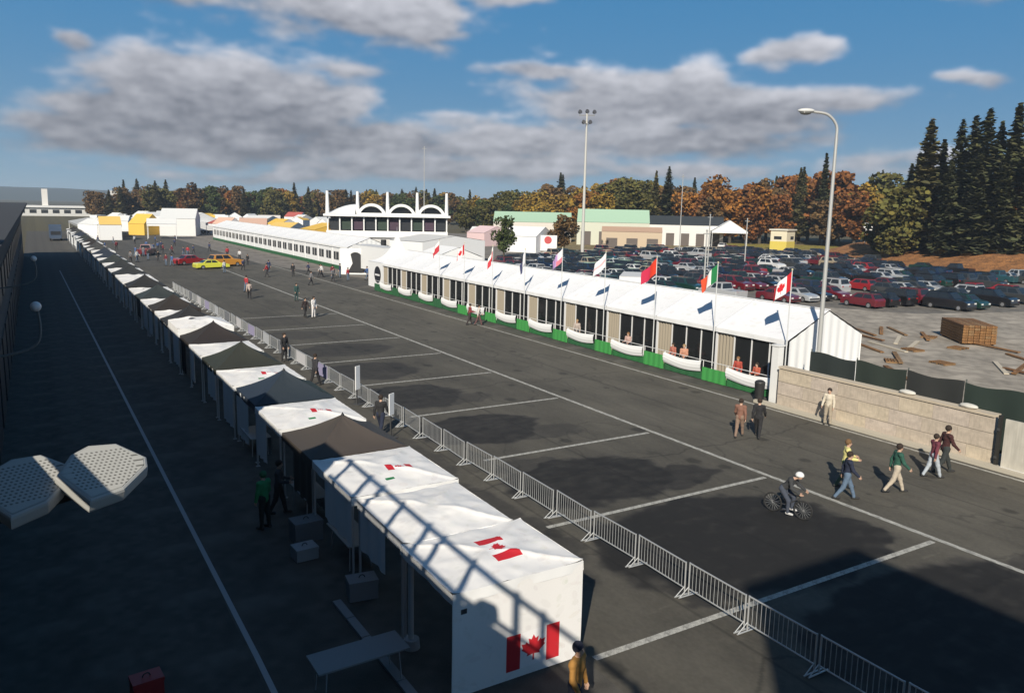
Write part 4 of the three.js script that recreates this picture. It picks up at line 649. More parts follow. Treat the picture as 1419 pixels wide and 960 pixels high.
// ------------------------------------------------------------------ parked cars
{
  const tyre = M(0.016, 0.016, 0.016, 0.8), rim = new THREE.MeshStandardMaterial({ color: lin(0.45, 0.45, 0.46), roughness: 0.35, metalness: 0.7 }), glass = new THREE.MeshPhysicalMaterial({ color: lin(0.02, 0.024, 0.028), roughness: 0.06 }), lampW = M(0.75, 0.75, 0.72, 0.15), lampR = M(0.35, 0.02, 0.02, 0.2), trim = M(0.025, 0.025, 0.025, 0.6);
  // length along x, width along z
  const kinds = {
    sedan: { L: 4.6, Wd: 1.76, prof: [[-2.28, 0.42], [-2.3, 0.72], [-2.2, 0.92], [-1.5, 0.98], [1.0, 0.93], [1.9, 0.80], [2.25, 0.66], [2.3, 0.42]], cab: [-1.55, -0.85, 0.45, 1.12, 0.95, 1.43] },
    hatch: { L: 4.1, Wd: 1.72, prof: [[-2.02, 0.42], [-2.05, 0.80], [-1.95, 0.98], [0.95, 0.97], [1.7, 0.84], [2.0, 0.68], [2.05, 0.42]], cab: [-1.95, -1.5, 0.35, 1.05, 0.96, 1.48] },
    wagon: { L: 4.7, Wd: 1.86, prof: [[-2.3, 0.52], [-2.34, 0.9], [-2.25, 1.1], [0.95, 1.08], [1.95, 0.98], [2.28, 0.82], [2.33, 0.5]], cab: [-2.24, -1.95, 0.3, 1.0, 1.08, 1.76] },
    pickup: { L: 5.4, Wd: 1.94, prof: [[-2.68, 0.6], [-2.7, 1.02], [-0.75, 1.03], [-0.7, 1.1], [1.2, 1.1], [2.3, 1.02], [2.65, 0.88], [2.7, 0.55]], cab: [-0.72, -0.55, 0.6, 1.25, 1.09, 1.80] },
  };
  const geo = {};
  for (const k in kinds) {
    const q = kinds[k], s = new THREE.Shape(), hl = q.L / 2, ax = [-hl * 0.62, hl * 0.63], R = 0.35;
    s.moveTo(-hl + 0.03, 0.28);
    for (const [x, y] of q.prof) s.lineTo(x, y);
    s.lineTo(hl - 0.03, 0.28); s.lineTo(ax[1] + R, 0.28); s.absarc(ax[1], 0.32, R, 0, Math.PI, false); s.lineTo(ax[0] + R, 0.28); s.absarc(ax[0], 0.32, R, 0, Math.PI, false); s.closePath();
    const body = new THREE.ExtrudeGeometry(s, { depth: q.Wd - 0.12, bevelEnabled: true, bevelSize: 0.05, bevelThickness: 0.06, bevelSegments: 2, curveSegments: 8 }).translate(0, 0, -(q.Wd - 0.12) / 2);
    const [b0, t0, t1, b1, y0, y1] = q.cab, w0 = q.Wd / 2 - 0.06, w1 = q.Wd / 2 - 0.24;
    const hex = (x00, x01, x11, x10, ya, yb, wa, wb) => { const P = [[x00, ya, -wa], [x10, ya, -wa], [x10, ya, wa], [x00, ya, wa], [x01, yb, -wb], [x11, yb, -wb], [x11, yb, wb], [x01, yb, wb]]; const I = [0, 1, 2, 0, 2, 3, 4, 6, 5, 4, 7, 6, 0, 5, 1, 0, 4, 5, 3, 2, 6, 3, 6, 7, 1, 5, 6, 1, 6, 2, 0, 3, 7, 0, 7, 4]; const g = new THREE.BufferGeometry(); g.setAttribute('position', new THREE.Float32BufferAttribute(P.flat(), 3)); g.setIndex(I); const n = g.toNonIndexed(); n.computeVertexNormals(); n.setAttribute('uv', new THREE.BufferAttribute(new Float32Array(n.attributes.position.count * 2), 2)); return n; };
    const cabin = hex(b0, t0, t1, b1, y0 - 0.02, y1, w0, w1);
    const P3 = (u, v, side) => [mix(mix(b0, t0, v), mix(b1, t1, v), u), mix(y0, y1, v), side * (mix(w0, w1, v) + 0.008)];
    const quad = (a, b, c, d) => { const g = new THREE.BufferGeometry(); g.setAttribute('position', new THREE.Float32BufferAttribute([a, b, c, a, c, d].flat(), 3)); g.computeVertexNormals(); return g; };
    const sw = []; for (const sd of [-1, 1]) for (const [ua, ub] of [[0.10, 0.48], [0.52, 0.88]]) sw.push(quad(P3(ua, 0.14, sd), P3(ub, 0.14, sd), P3(ub, 0.88, sd), P3(ua, 0.88, sd)));
    const e = 0.01, end = (xb, xt, s) => quad([mix(xb, xt, 0.12) + s * e, mix(y0, y1, 0.12), -(mix(w0, w1, 0.12) - 0.07)], [mix(xb, xt, 0.12) + s * e, mix(y0, y1, 0.12), mix(w0, w1, 0.12) - 0.07], [mix(xb, xt, 0.9) + s * e, mix(y0, y1, 0.9), mix(w0, w1, 0.9) - 0.07], [mix(xb, xt, 0.9) + s * e, mix(y0, y1, 0.9), -(mix(w0, w1, 0.9) - 0.07)]);
    geo[k] = { body, cabin, sw, ws: end(b1, t1, 1), rw: end(b0, t0, -1), ax, q };
  }
  const tyreG = new THREE.CylinderGeometry(0.32, 0.32, 0.21, 14).rotateX(1.571), rimG = new THREE.CylinderGeometry(0.19, 0.2, 0.225, 10).rotateX(1.571);
  const colours = [['dark blue', [0.012, 0.025, 0.06]], ['black', [0.012, 0.012, 0.014]], ['dark green', [0.012, 0.045, 0.035]], ['teal', [0.025, 0.08, 0.095]], ['maroon', [0.14, 0.012, 0.02]], ['bright red', [0.30, 0.018, 0.022]], ['silver', [0.42, 0.43, 0.44]], ['white', [0.72, 0.72, 0.71]], ['charcoal', [0.045, 0.048, 0.05]], ['tan', [0.36, 0.29, 0.2]]];
  const paints = colours.map(c => new THREE.MeshPhysicalMaterial({ color: lin(...c[1]), roughness: 0.38, clearcoat: 0.9, clearcoatRoughness: 0.06, metalness: 0.1 }));
  const words = { sedan: 'sedan', hatch: 'hatchback', wagon: 'sport utility car', pickup: 'pickup truck' };
  const protos = {};
  function car(kind, ci) {
    const key = kind + ci; if (protos[key]) return protos[key].clone();
    const g = new THREE.Group(), G = geo[kind], pm = paints[ci], q = G.q;
    part('body', G.body, pm, g); const cb = part('cabin', G.cabin, pm, g);
    for (const s of G.sw) part('side_window', s, glass, cb); part('windscreen', G.ws, glass, cb); part('rear_window', G.rw, glass, cb);
    for (const x of G.ax) for (const s of [-1, 1]) { const w = part('wheel', tyreG, tyre, g); w.position.set(x, 0.32, s * (q.Wd / 2 - 0.13)); part('rim', rimG, rim, w); }
    const hx = q.L / 2, hy = q.prof[q.prof.length - 2][1];
    for (const s of [-1, 1]) { part('headlight', box(hx - 0.12, hx + 0.03, hy - 0.1, hy + 0.03, s * 0.62 - 0.16, s * 0.62 + 0.16), lampW, g); part('tail_light', box(-hx - 0.045, -hx + 0.1, q.prof[1][1] - 0.1, q.prof[1][1] + 0.06, s * 0.66 - 0.12, s * 0.66 + 0.12), lampR, g); }
    part('bumper', box(hx - 0.05, hx + 0.06, 0.36, 0.5, -q.Wd / 2 + 0.12, q.Wd / 2 - 0.12), trim, g);
    protos[key] = g; return g.clone();
  }
  const r = rng(404);
  const inPoly = (x, z, p) => { let c = false; for (let i = 0, j = p.length - 1; i < p.length; j = i++) if ((p[i][1] > z) !== (p[j][1] > z) && x < (p[j][0] - p[i][0]) * (z - p[i][1]) / (p[j][1] - p[i][1]) + p[i][0]) c = !c; return c; };
  const lot = [[46, -92], [57, -72], [67, -58], [75, -47], [95, -42], [127, -56], [135, -84], [151, -116], [138, -132], [112, -141], [78, -122]];
  const ks = ['sedan', 'sedan', 'hatch', 'wagon', 'pickup', 'sedan', 'hatch', 'wagon'];
  const cw = [0, 0, 1, 1, 1, 1, 2, 3, 4, 4, 5, 6, 6, 6, 7, 8, 8, 8, 9, 2, 1, 0, 8, 4, 8, 1];
  let count = 0;
  // double rows across the lot, noses out, an aisle between each pair
  for (let row = 0; row < 24; row++) for (let c = 0; c < 50; c++) {
    const z = -46 - Math.floor(row / 2) * 11.4 - (row % 2 ? 5.1 : 0), x = 46 + c * 2.72 + (row % 3) * 0.6;
    if (!inPoly(x, z, lot) || r() > (x < 92 ? 0.8 : 0.6)) continue;
    const k = ks[r() * ks.length | 0], ci = cw[r() * cw.length | 0];
    const lab = `${colours[ci][0]} ${words[k]} parked in the crowded car park`;
    place(car(k, ci), 'parked_car', lab, 'car', [x + rr(-0.15, 0.15, r), 0, z + rr(-0.3, 0.3, r)], (row % 2 ? 1 : -1) * Math.PI / 2 + rr(-0.05, 0.05, r), `${colours[ci][0]} ${words[k]} group in the car park`);
    count++;
  }
  console.log('cars', count);
  place(car('pickup', 5), 'parked_car', 'red pickup truck close behind the marquee roof', 'car', [46.5, 0, -68], -0.9);
  place(car('hatch', 7), 'parked_car', 'white hatchback alone on the dry field before the kiosk', 'car', [152, 0, -146], 0.5);
  place(car('hatch', 5), 'parked_car', 'bright red hatchback at the outer end of the front car row', 'car', [99, 0, -40.6], -0.4);
  const yc = place(car('sedan', 9), 'yellow_car', 'yellow low racing car standing in the lane', 'car', [21.4, 0, -118], 0.15);
  const ym = new THREE.MeshPhysicalMaterial({ color: lin(0.62, 0.62, 0.06), roughness: 0.35, clearcoat: 0.8 }); yc.scale.set(1, 0.86, 1.06); yc.traverse(o => { if (o.isMesh && (o.name === 'body' || o.name === 'cabin')) o.material = ym; });
  const oc = place(car('wagon', 9), 'orange_car', 'orange car behind the yellow racing car in the lane', 'car', [24.0, 0, -121.5], 0.3);
  const om = new THREE.MeshPhysicalMaterial({ color: lin(0.55, 0.24, 0.03), roughness: 0.35, clearcoat: 0.8 }); oc.traverse(o => { if (o.isMesh && (o.name === 'body' || o.name === 'cabin')) o.material = om; });
  place(car('sedan', 5), 'parked_car', 'red sedan behind the yellow racing car in the lane', 'car', [19.8, 0, -126], 0.4);
  place(car('pickup', 4), 'parked_car', 'maroon pickup truck among the far lane crowd', 'car', [16.6, 0, -150], 1.2);
  trailer(50.5, -60, -0.75, 6, 3.2, wht, 'white box truck body among cars behind the marquee');
}
// ------------------------------------------------------------------ trees
{
  const leafMat = (c) => new THREE.MeshStandardMaterial({ color: lin(...c), roughness: 0.95, side: THREE.DoubleSide, vertexColors: true });
  function leafCloud(n, sample, size, seed, droop) {
    const r = rng(seed), P = [], Nn = [], C = [], I = [];
    const q = new THREE.Quaternion(), e = new THREE.Euler();
    for (let i = 0; i < n; i++) {
      const [x, y, z, s] = sample(r), sz = size * (s || 1) * rr(0.6, 1.3, r);
      e.set(droop ? rr(-0.5, 0.5, r) : rr(-1.4, 1.4, r), rr(0, 6.28, r), droop ? rr(-0.5, 0.5, r) : rr(-1.4, 1.4, r)); q.setFromEuler(e);
      const k = rr(0.55, 1.35, r), hue = rr(-0.12, 0.12, r), b = P.length / 3;
      for (const [u, v] of [[-0.5, -0.3], [0.15, -0.5], [0.55, 0.05], [0.1, 0.5], [-0.45, 0.35]]) { const p = V(u * sz, rr(-0.12, 0.12, r) * sz, v * sz).applyQuaternion(q); P.push(x + p.x, y + p.y, z + p.z); C.push(k * (1 + hue), k, k * (1 - hue)); }
      I.push(b, b + 1, b + 2, b, b + 2, b + 3, b, b + 3, b + 4);
    }
    const g = new THREE.BufferGeometry(); g.setAttribute('position', new THREE.Float32BufferAttribute(P, 3)); g.setAttribute('color', new THREE.Float32BufferAttribute(C, 3)); g.setIndex(I); g.computeVertexNormals(); return g;
  }
  // unit-ish shapes, 1 = tree height
  function decid(seed, n) {
    const r = rng(seed), lobes = [];
    for (let i = 0; i < 20; i++) { const y = rr(0.16, 0.90, r), a = rr(0, 6.28, r), q = rr(0.05, 0.24, r) * Math.sin(Math.PI * Math.min(1, (y - 0.12) / 0.86)); lobes.push([Math.cos(a) * q, y, Math.sin(a) * q, rr(0.07, 0.15, r)]); }
    const crown = leafCloud(n, (r) => { const l = lobes[r() * lobes.length | 0]; const a = rr(0, 6.28, r), c = rr(-1, 1, r), s = Math.sqrt(1 - c * c), d = l[3] * Math.cbrt(rr(0.25, 1, r)); return [l[0] + d * s * Math.cos(a), l[1] + d * c * 0.9, l[2] + d * s * Math.sin(a)]; }, 0.043, seed + 1);
    const limbs = [rod([0, 0, 0], [0.01, 0.5, 0], 0.022, 0.012, 7)];
    for (const l of lobes.slice(0, 7)) limbs.push(rod([0.005, rr(0.22, 0.4, r), 0], [l[0], l[1], l[2]], 0.009, 0.003, 5));
    return { crown, trunk: merge(limbs) };
  }
  function conif(seed, n, wide) {
    const crown = leafCloud(n, (r) => { const t = Math.pow(r(), 0.75), y = 0.98 - t * 0.86, tier = 0.55 + 0.45 * Math.abs(Math.sin(y * 34 + seed)); const a = rr(0, 6.28, r), R = wide * Math.pow(t, 0.8) * tier * (0.7 + 0.5 * N3(Math.cos(a) * 2 + seed, y * 14, Math.sin(a) * 2)) + 0.003, d = R * Math.sqrt(rr(0.08, 1, r)) * (0.8 + 0.35 * Math.sin(a * 5 + y * 40)); return [d * Math.cos(a), y - 0.10 * d, d * Math.sin(a), 0.5 + 0.6 * t]; }, 0.05, seed, true);
    const limbs = [rod([0, 0, 0], [0, 0.97, 0], 0.014, 0.002, 7)];
    for (let i = 0; i < 10; i++) { const y = 0.15 + i * 0.075, a = i * 2.4; limbs.push(rod([0, y, 0], [Math.cos(a) * wide * (1 - y) * 0.9, y - 0.03, Math.sin(a) * wide * (1 - y) * 0.9], 0.004, 0.001, 4)); }
    return { crown, trunk: merge(limbs) };
  }
  const D = [decid(101, 2300), decid(202, 2300), decid(303, 2300), decid(404, 2200)], K = [conif(11, 2300, 0.20), conif(12, 2300, 0.235), conif(13, 2200, 0.17), conif(14, 2000, 0.27), conif(15, 2200, 0.21)];
  const bark = M(0.075, 0.06, 0.045, 0.95);
  const col = { rust: leafMat([0.20, 0.075, 0.016]), orange: leafMat([0.28, 0.12, 0.02]), gold: leafMat([0.26, 0.165, 0.022]), olive: leafMat([0.105, 0.095, 0.02]), green: leafMat([0.055, 0.075, 0.018]), brown: leafMat([0.13, 0.075, 0.025]), fir: leafMat([0.068, 0.072, 0.024]), firOlive: leafMat([0.105, 0.092, 0.028]) };
  const say = { rust: 'rust-red', orange: 'orange', gold: 'golden', olive: 'olive', green: 'green', brown: 'brown' };
  function tree(kind, colour, az, dist, h, where, key, r, wf = 1) {
    const S = kind === 'c' ? K[r() * 5 | 0] : D[r() * 4 | 0];
    const a = az * Math.PI / 180, g = new THREE.Group();
    const cr = part('crown', S.crown, col[colour], g); part('trunk', S.trunk, bark, g);
    const w = h * rr(0.9, 1.15, r) * wf; g.scale.set(w, h, w);
    const lab = kind === 'c' ? `${colour === 'fir' ? 'dark' : 'olive-tinted'} conifer ${where}` : `${say[colour]} autumn broadleaf tree ${where}`;
    place(g, kind === 'c' ? 'conifer_tree' : 'autumn_tree', lab, 'tree', [dist * Math.sin(a), 0, -dist * Math.cos(a)], rr(0, 6.28, r), `${kind === 'c' ? colour : colour + ' autumn'} trees ${key}`);
  }
  const r = rng(2024);
  // far wood on the left
  for (let i = 0; i < 96; i++) { const az = mix(3.2, 27, i / 95) + rr(-0.25, 0.25, r); const c = ['olive', 'olive', 'brown', 'gold', 'brown', 'green', 'rust'][r() * 7 | 0]; const h = rr(14, 18, r) * (az < 5 ? 0.8 : 1); if (r() < 0.18) tree('c', 'firOlive', az, rr(400, 450, r), h * 1.12, 'in the far wood behind the stall row', 'in the far wood', r, 1.3); else tree('d', c, az, rr(395, 450, r), h, 'in the far wood behind the stall row', 'in the far wood', r, 1.2); }
  // wood behind the car park
  for (let i = 0; i < 84; i++) {
    const t = i / 83, az = mix(27.5, 58.5, t) + rr(-0.4, 0.4, r), back = i % 3, dist = 250 + back * 22 + rr(-8, 8, r) + (az < 36 ? 40 : 0);
    const base = az < 32 ? 15 : (az < 36 ? 18.5 : (az > 43 ? 21 : 19.5)), red = sst(40, 46, az) * sst(57, 52, az);
    const p = r();
    if (p < (az > 31 && az < 45 ? 0.30 : 0.17)) tree('c', r() < 0.5 ? 'fir' : 'firOlive', az, dist + 8, base * rr(1.05, 1.32, r), 'in the mixed wood behind the car park', 'behind the car park', r);
    else { const set = r() < red ? ['rust', 'orange', 'rust', 'brown'] : ['olive', 'gold', 'green', 'brown', 'olive', 'orange']; tree('d', set[r() * set.length | 0], az, dist, base * rr(0.82, 1.08, r) * (back ? 1.05 : 0.85), 'in the mixed wood behind the car park', 'behind the car park', r, 1.25); }
  }
  // tall conifers on the right
  for (const [az, d, h] of [[58.5, 170, 27.5], [59.3, 178, 24], [60.2, 168, 27], [60.9, 182, 29], [61.6, 166, 28.5], [62.3, 175, 27], [63.1, 168, 29.5], [64, 180, 30], [65, 170, 28], [57.6, 190, 20], [58.0, 182, 22], [59.8, 160, 19], [61.3, 158, 20], [62.8, 158, 21], [64.2, 160, 22], [66, 165, 27], [67.2, 170, 29]]) tree('c', r() < 0.6 ? 'fir' : 'firOlive', az, d + 18, h * 1.09, 'standing tall beyond the leaf-strewn bank', 'on the right', r, 1.15);
  for (let i = 0; i < 14; i++) tree('d', ['olive', 'olive', 'rust', 'brown', 'brown'][r() * 5 | 0], 56.2 + i * 0.8, rr(182, 194, r), rr(11, 17, r), 'under the tall conifers', 'under the conifers', r, 1.25);
  tree('d', 'brown', 34.9, 172, 8.4, 'standing alone beside the floodlight mast', 'alone by the mast', r, 1.5);
  tree('d', 'green', 30.6, 150, 9.2, 'standing alone beside the pink tent', 'alone by the pink tent', r, 0.9);
}
// ------------------------------------------------------------------ people
const skinTones = [M(0.50, 0.32, 0.23, 0.6), M(0.42, 0.26, 0.18, 0.6), M(0.30, 0.18, 0.12, 0.6)];
function nets(f, mn, mx, c) {
  const nx = Math.ceil((mx[0] - mn[0]) / c) + 1, ny = Math.ceil((mx[1] - mn[1]) / c) + 1, nz = Math.ceil((mx[2] - mn[2]) / c) + 1, v = new Float32Array(nx * ny * nz), id = new Int32Array(nx * ny * nz).fill(-1), P = [], I = [];
  for (let k = 0; k < nz; k++) for (let j = 0; j < ny; j++) for (let i = 0; i < nx; i++) v[(k * ny + j) * nx + i] = f(mn[0] + i * c, mn[1] + j * c, mn[2] + k * c);
  const at = (i, j, k) => (k * ny + j) * nx + i;
  const ed = [[0, 1], [2, 3], [4, 5], [6, 7], [0, 2], [1, 3], [4, 6], [5, 7], [0, 4], [1, 5], [2, 6], [3, 7]];
  for (let k = 0; k < nz - 1; k++) for (let j = 0; j < ny - 1; j++) for (let i = 0; i < nx - 1; i++) {
    const cv = []; let s = 0; for (let b = 0; b < 8; b++) { const q = v[at(i + (b & 1), j + ((b >> 1) & 1), k + (b >> 2))]; cv.push(q); if (q < 0) s++; }
    if (s === 0 || s === 8) continue;
    let x = 0, y = 0, z = 0, n = 0; for (const [a, b] of ed) if ((cv[a] < 0) !== (cv[b] < 0)) { const t = cv[a] / (cv[a] - cv[b]); x += mix(a & 1, b & 1, t); y += mix((a >> 1) & 1, (b >> 1) & 1, t); z += mix(a >> 2, b >> 2, t); n++; }
    id[at(i, j, k)] = P.length / 3; P.push(mn[0] + (i + x / n) * c, mn[1] + (j + y / n) * c, mn[2] + (k + z / n) * c);
  }
  for (let k = 1; k < nz - 1; k++) for (let j = 1; j < ny - 1; j++) for (let i = 1; i < nx - 1; i++) {
    const a = v[at(i, j, k)] < 0;
    const quad = (p, q, r, s, flip) => { if (p < 0 || q < 0 || r < 0 || s < 0) return; flip ? I.push(p, r, q, p, s, r) : I.push(p, q, r, p, r, s); };
    if (a !== (v[at(i + 1, j, k)] < 0)) quad(id[at(i, j - 1, k - 1)], id[at(i, j, k - 1)], id[at(i, j, k)], id[at(i, j - 1, k)], !a);
    if (a !== (v[at(i, j + 1, k)] < 0)) quad(id[at(i - 1, j, k - 1)], id[at(i - 1, j, k)], id[at(i, j, k)], id[at(i, j, k - 1)], !a);
    if (a !== (v[at(i, j, k + 1)] < 0)) quad(id[at(i - 1, j - 1, k)], id[at(i, j - 1, k)], id[at(i, j, k)], id[at(i - 1, j, k)], !a);
  }
  const g = new THREE.BufferGeometry(); g.setAttribute('position', new THREE.Float32BufferAttribute(P, 3)); g.setIndex(I); g.computeVertexNormals(); return g;
}
// bones: [ax,ay,az, bx,by,bz, ra, rb, zsquash]
function boneField(bones, grow, k) {
  return (x, y, z) => { let d = 1; for (const b of bones) { const zs = b[8] || 1; const px = x - b[0], py = y - b[1], pz = (z - b[2]) * zs, vx = b[3] - b[0], vy = b[4] - b[1], vz = (b[5] - b[2]) * zs; const t = Math.max(0, Math.min(1, (px * vx + py * vy + pz * vz) / (vx * vx + vy * vy + vz * vz + 1e-9))); const q = Math.hypot(px - vx * t, py - vy * t, pz - vz * t) - (b[6] + (b[7] - b[6]) * t) - grow; const h = Math.max(0, Math.min(1, 0.5 + 0.5 * (d - q) / k)); d = d + (q - d) * h - k * h * (1 - h); } return d; };
}
const poseCache = {};
function poseGeo(pose, cell) {
  const key = pose + cell; if (poseCache[key]) return poseCache[key];
  // facing +z, left = +x
  let hipY = 0.92, lean = 0.02, legs, arms;
  const J = {};
  const leg = (s, th, kn, spread = 0.0) => { const hx = 0.09 * s, kx = hx + spread * s * 0.45, ax = hx + spread * s; const k = [kx, hipY - 0.43 * Math.cos(th), 0.43 * Math.sin(th)], sh = th - kn; const a = [ax, k[1] - 0.42 * Math.cos(sh), k[2] + 0.42 * Math.sin(sh)]; return { h: [hx, hipY, 0], k, a }; };
  const arm = (s, up, el, out = 0.06) => { const sh = [0.185 * s, 1.41, lean * 1.2]; const e = [sh[0] + out * s, sh[1] - 0.29 * Math.cos(up), sh[2] + 0.29 * Math.sin(up)]; const fa = up + el; const w = [e[0] + out * 0.2 * s, e[1] - 0.25 * Math.cos(fa), e[2] + 0.25 * Math.sin(fa)]; return { s: sh, e, w }; };
  let drop = 0;
  if (pose === 'walkA') { legs = [leg(1, 0.42, 0.10), leg(-1, -0.30, 0.34)]; arms = [arm(1, -0.35, 0.3), arm(-1, 0.35, 0.45)]; lean = 0.04; }
  else if (pose === 'walkB') { legs = [leg(1, -0.24, 0.26), leg(-1, 0.34, 0.06)]; arms = [arm(1, 0.3, 0.5), arm(-1, -0.3, 0.2)]; lean = 0.03; }
  else if (pose === 'stand') { legs = [leg(1, 0.03, 0.05, 0.04), leg(-1, -0.02, 0.04, 0.05)]; arms = [arm(1, 0.05, 0.2), arm(-1, 0.1, 0.5)]; }
  else if (pose === 'carry') { legs = [leg(1, 0.28, 0.08), leg(-1, -0.2, 0.28)]; arms = [arm(1, 0.15, 1.35, 0.03), arm(-1, 0.2, 1.3, 0.03)]; lean = 0.04; }
  else if (pose === 'ride') { lean = 0.32; legs = [leg(1, 1.0, 1.15), leg(-1, 0.62, 0.62)]; arms = [null, null]; }
  const lo = Math.min(legs[0].a[1], legs[1].a[1]); drop = pose === 'ride' ? 0 : lo - 0.075;
  const off = (p) => [p[0], p[1] - drop, p[2]];
  const tilt = (y) => lean * Math.max(0, (y - hipY)) / 0.5;
  const S = (p) => [p[0], p[1] - drop - (pose === 'ride' ? Math.max(0, p[1] - hipY) * 0.16 : 0), p[2] + (pose === 'ride' ? tilt(p[1]) * 1.0 : tilt(p[1]) * 0.5)];
  for (const L of legs) { L.h = off(L.h); L.k = off(L.k); L.a = off(L.a); }
  const sh = [S([0.175, 1.41, 0]), S([-0.175, 1.41, 0])];
  if (pose === 'ride') arms = sh.map((s, i) => { const sg = i ? -1 : 1, w = [0.24 * sg, s[1] - 0.36, s[2] + 0.36]; return { s, e: [0.27 * sg, s[1] - 0.24, s[2] + 0.10], w }; });
  else arms = arms.map((a, i) => { const d = [sh[i][0] - a.s[0], sh[i][1] - a.s[1], sh[i][2] - a.s[2]]; return { s: sh[i], e: a.e.map((q, k) => q + d[k]), w: a.w.map((q, k) => q + d[k]) }; });
  const pel = off([0, hipY + 0.03, -0.01]), wst = S([0, 1.10, 0]), chs = S([0, 1.30, 0.01]), nk = S([0, 1.46, 0]), hd = S([0, 1.62, pose === 'ride' ? 0.10 : 0.02]);
  const torso = [[...pel, ...wst, 0.135, 0.118, 1.25], [...wst, ...chs, 0.118, 0.145, 1.3], [...sh[0], ...sh[1], 0.068, 0.068], [...chs, ...nk, 0.10, 0.055]];
  const armsB = arms.flatMap(a => [[...a.s, ...a.e, 0.052, 0.042], [...a.e, ...a.w, 0.041, 0.029]]);
  const legsB = legs.flatMap(l => [[...l.h, ...l.k, 0.088, 0.058], [...l.k, ...l.a, 0.056, 0.038]]);
  const feet = legs.map(l => [l.a[0], l.a[1] - 0.035, l.a[2] - 0.04, l.a[0] + 0.01, l.a[1] - 0.045, l.a[2] + 0.16, 0.038, 0.03]);
  const headB = [[hd[0], hd[1] + 0.035, hd[2] - 0.01, hd[0], hd[1] - 0.045, hd[2] + 0.018, 0.098, 0.072], [...nk, hd[0], hd[1] - 0.05, hd[2], 0.052, 0.05], [hd[0], hd[1] + 0.01, hd[2] + 0.09, hd[0], hd[1] - 0.02, hd[2] + 0.108, 0.010, 0.014], [hd[0] - 0.092, hd[1], hd[2], hd[0] + 0.092, hd[1], hd[2], 0.014, 0.014]];
  const lo3 = [-0.5, -0.03, -0.75], hi3 = [0.5, 1.86, 0.85];
  const R = {};
  const body = nets(boneField([...torso, ...armsB, ...legsB, ...feet, ...headB], 0, 0.035), lo3, hi3, cell);
  // hands: palm, four fingers and a thumb each
  const hands = [];
  arms.forEach((a, i) => {
    const sg = i ? -1 : 1, dir = V(...a.w).sub(V(...a.e)).normalize(), W0 = V(...a.w); const side = V(0, 0, 1).addScaledVector(dir, -dir.z).normalize(); const inn = V().crossVectors(dir, side).multiplyScalar(sg).normalize();
    const A = (p) => [p.x, p.y, p.z]; const at = (u, v, w) => W0.clone().addScaledVector(dir, u).addScaledVector(side, v).addScaledVector(inn, w);
    hands.push(beam(A(at(0, 0, 0)), A(at(0.085, 0, 0)), 0.028, 0.075));
    [[-0.03, 0.058], [-0.01, 0.068], [0.011, 0.072], [0.031, 0.064]].forEach(([v, l]) => { hands.push(rod(A(at(0.08, v, 0)), A(at(0.08 + l * 0.55, v, 0.012)), 0.009, 0.0085, 5), rod(A(at(0.08 + l * 0.55, v, 0.012)), A(at(0.08 + l, v, 0.04)), 0.0085, 0.006, 5)); });
    hands.push(rod(A(at(0.02, 0.036, 0.005)), A(at(0.055, 0.066, 0.02)), 0.011, 0.009, 5), rod(A(at(0.055, 0.066, 0.02)), A(at(0.085, 0.062, 0.035)), 0.009, 0.006, 5));
  });
  body.setAttribute('uv', new THREE.BufferAttribute(new Float32Array(body.attributes.position.count * 2), 2));
  R.body = merge([body, ...hands]);
  const fold = (f, a) => (x, y, z) => { const d = f(x, y, z); return d > 0.06 || d < -0.06 ? d : d + a * N3(x * 11, y * 17, z * 11) + a * 0.6 * N3(x * 23 + 5, y * 31, z * 23); };
  R.top = nets(fold(boneField([...torso.slice(0, 3), [...chs, chs[0], chs[1] + 0.08, chs[2], 0.12, 0.09], ...armsB], 0.019, 0.03), 0.011), lo3, hi3, cell);
  R.legs = nets(fold(boneField([[pel[0] - 0.06, pel[1], pel[2], pel[0] + 0.06, pel[1], pel[2], 0.115, 0.115, 1.15], ...legsB], 0.018, 0.03), 0.011), lo3, hi3, cell);
  R.shoes = feet.map(f => nets(boneField([f], 0.012, 0.01), [f[0] - 0.1, Math.min(f[1], f[4]) - 0.1, f[2] - 0.1], [f[3] + 0.1, Math.max(f[1], f[4]) + 0.1, f[5] + 0.1], Math.min(cell, 0.02)));
  R.hair = nets((x, y, z) => { const d = Math.hypot(x - hd[0], (y - hd[1] - 0.045) * 0.95, z - hd[2] + 0.018) - 0.108; return Math.max(d, (hd[1] + 0.015 - y) * 0.8 + (z - hd[2] - 0.02) * 0.9 - 0.03); }, [-0.16, hd[1] - 0.14, hd[2] - 0.2], [0.16, hd[1] + 0.22, hd[2] + 0.2], 0.016);
  const face = []; for (const s of [-1, 1]) face.push(new THREE.SphereGeometry(0.011, 6, 5).translate(hd[0] + s * 0.033, hd[1] + 0.022, hd[2] + 0.082)); face.push(new THREE.BoxGeometry(0.045, 0.008, 0.01).translate(hd[0], hd[1] - 0.062, hd[2] + 0.083)); R.face = merge(face);
  R.head = hd; R.wrists = arms.map(a => a.w); return poseCache[key] = R;
}
const pc = (c) => M(c[0], c[1], c[2], 0.9);
function person(x, z, turn, pose, top, legs, label, o = {}) {
  const cell = o.cell || 0.024, G = poseGeo(pose, cell);
  const t = thing('person', label, 'person', [x, o.y || 0, z], turn, o.group);
  if (o.h) t.scale.setScalar(o.h / 1.76);
  part('body', G.body, skinTones[o.skin || 0], t);
  part('top', G.top, pc(top), t); part('trousers', G.legs, pc(legs), t); for (const q of G.shoes) part('shoe', q, pc(o.shoes || [0.03, 0.03, 0.03]), t);
  part('hair', G.hair, pc(o.hair || [0.03, 0.02, 0.014]), t); part('face_features', G.face, M(0.05, 0.03, 0.025, 0.6), t);
  return t;
}
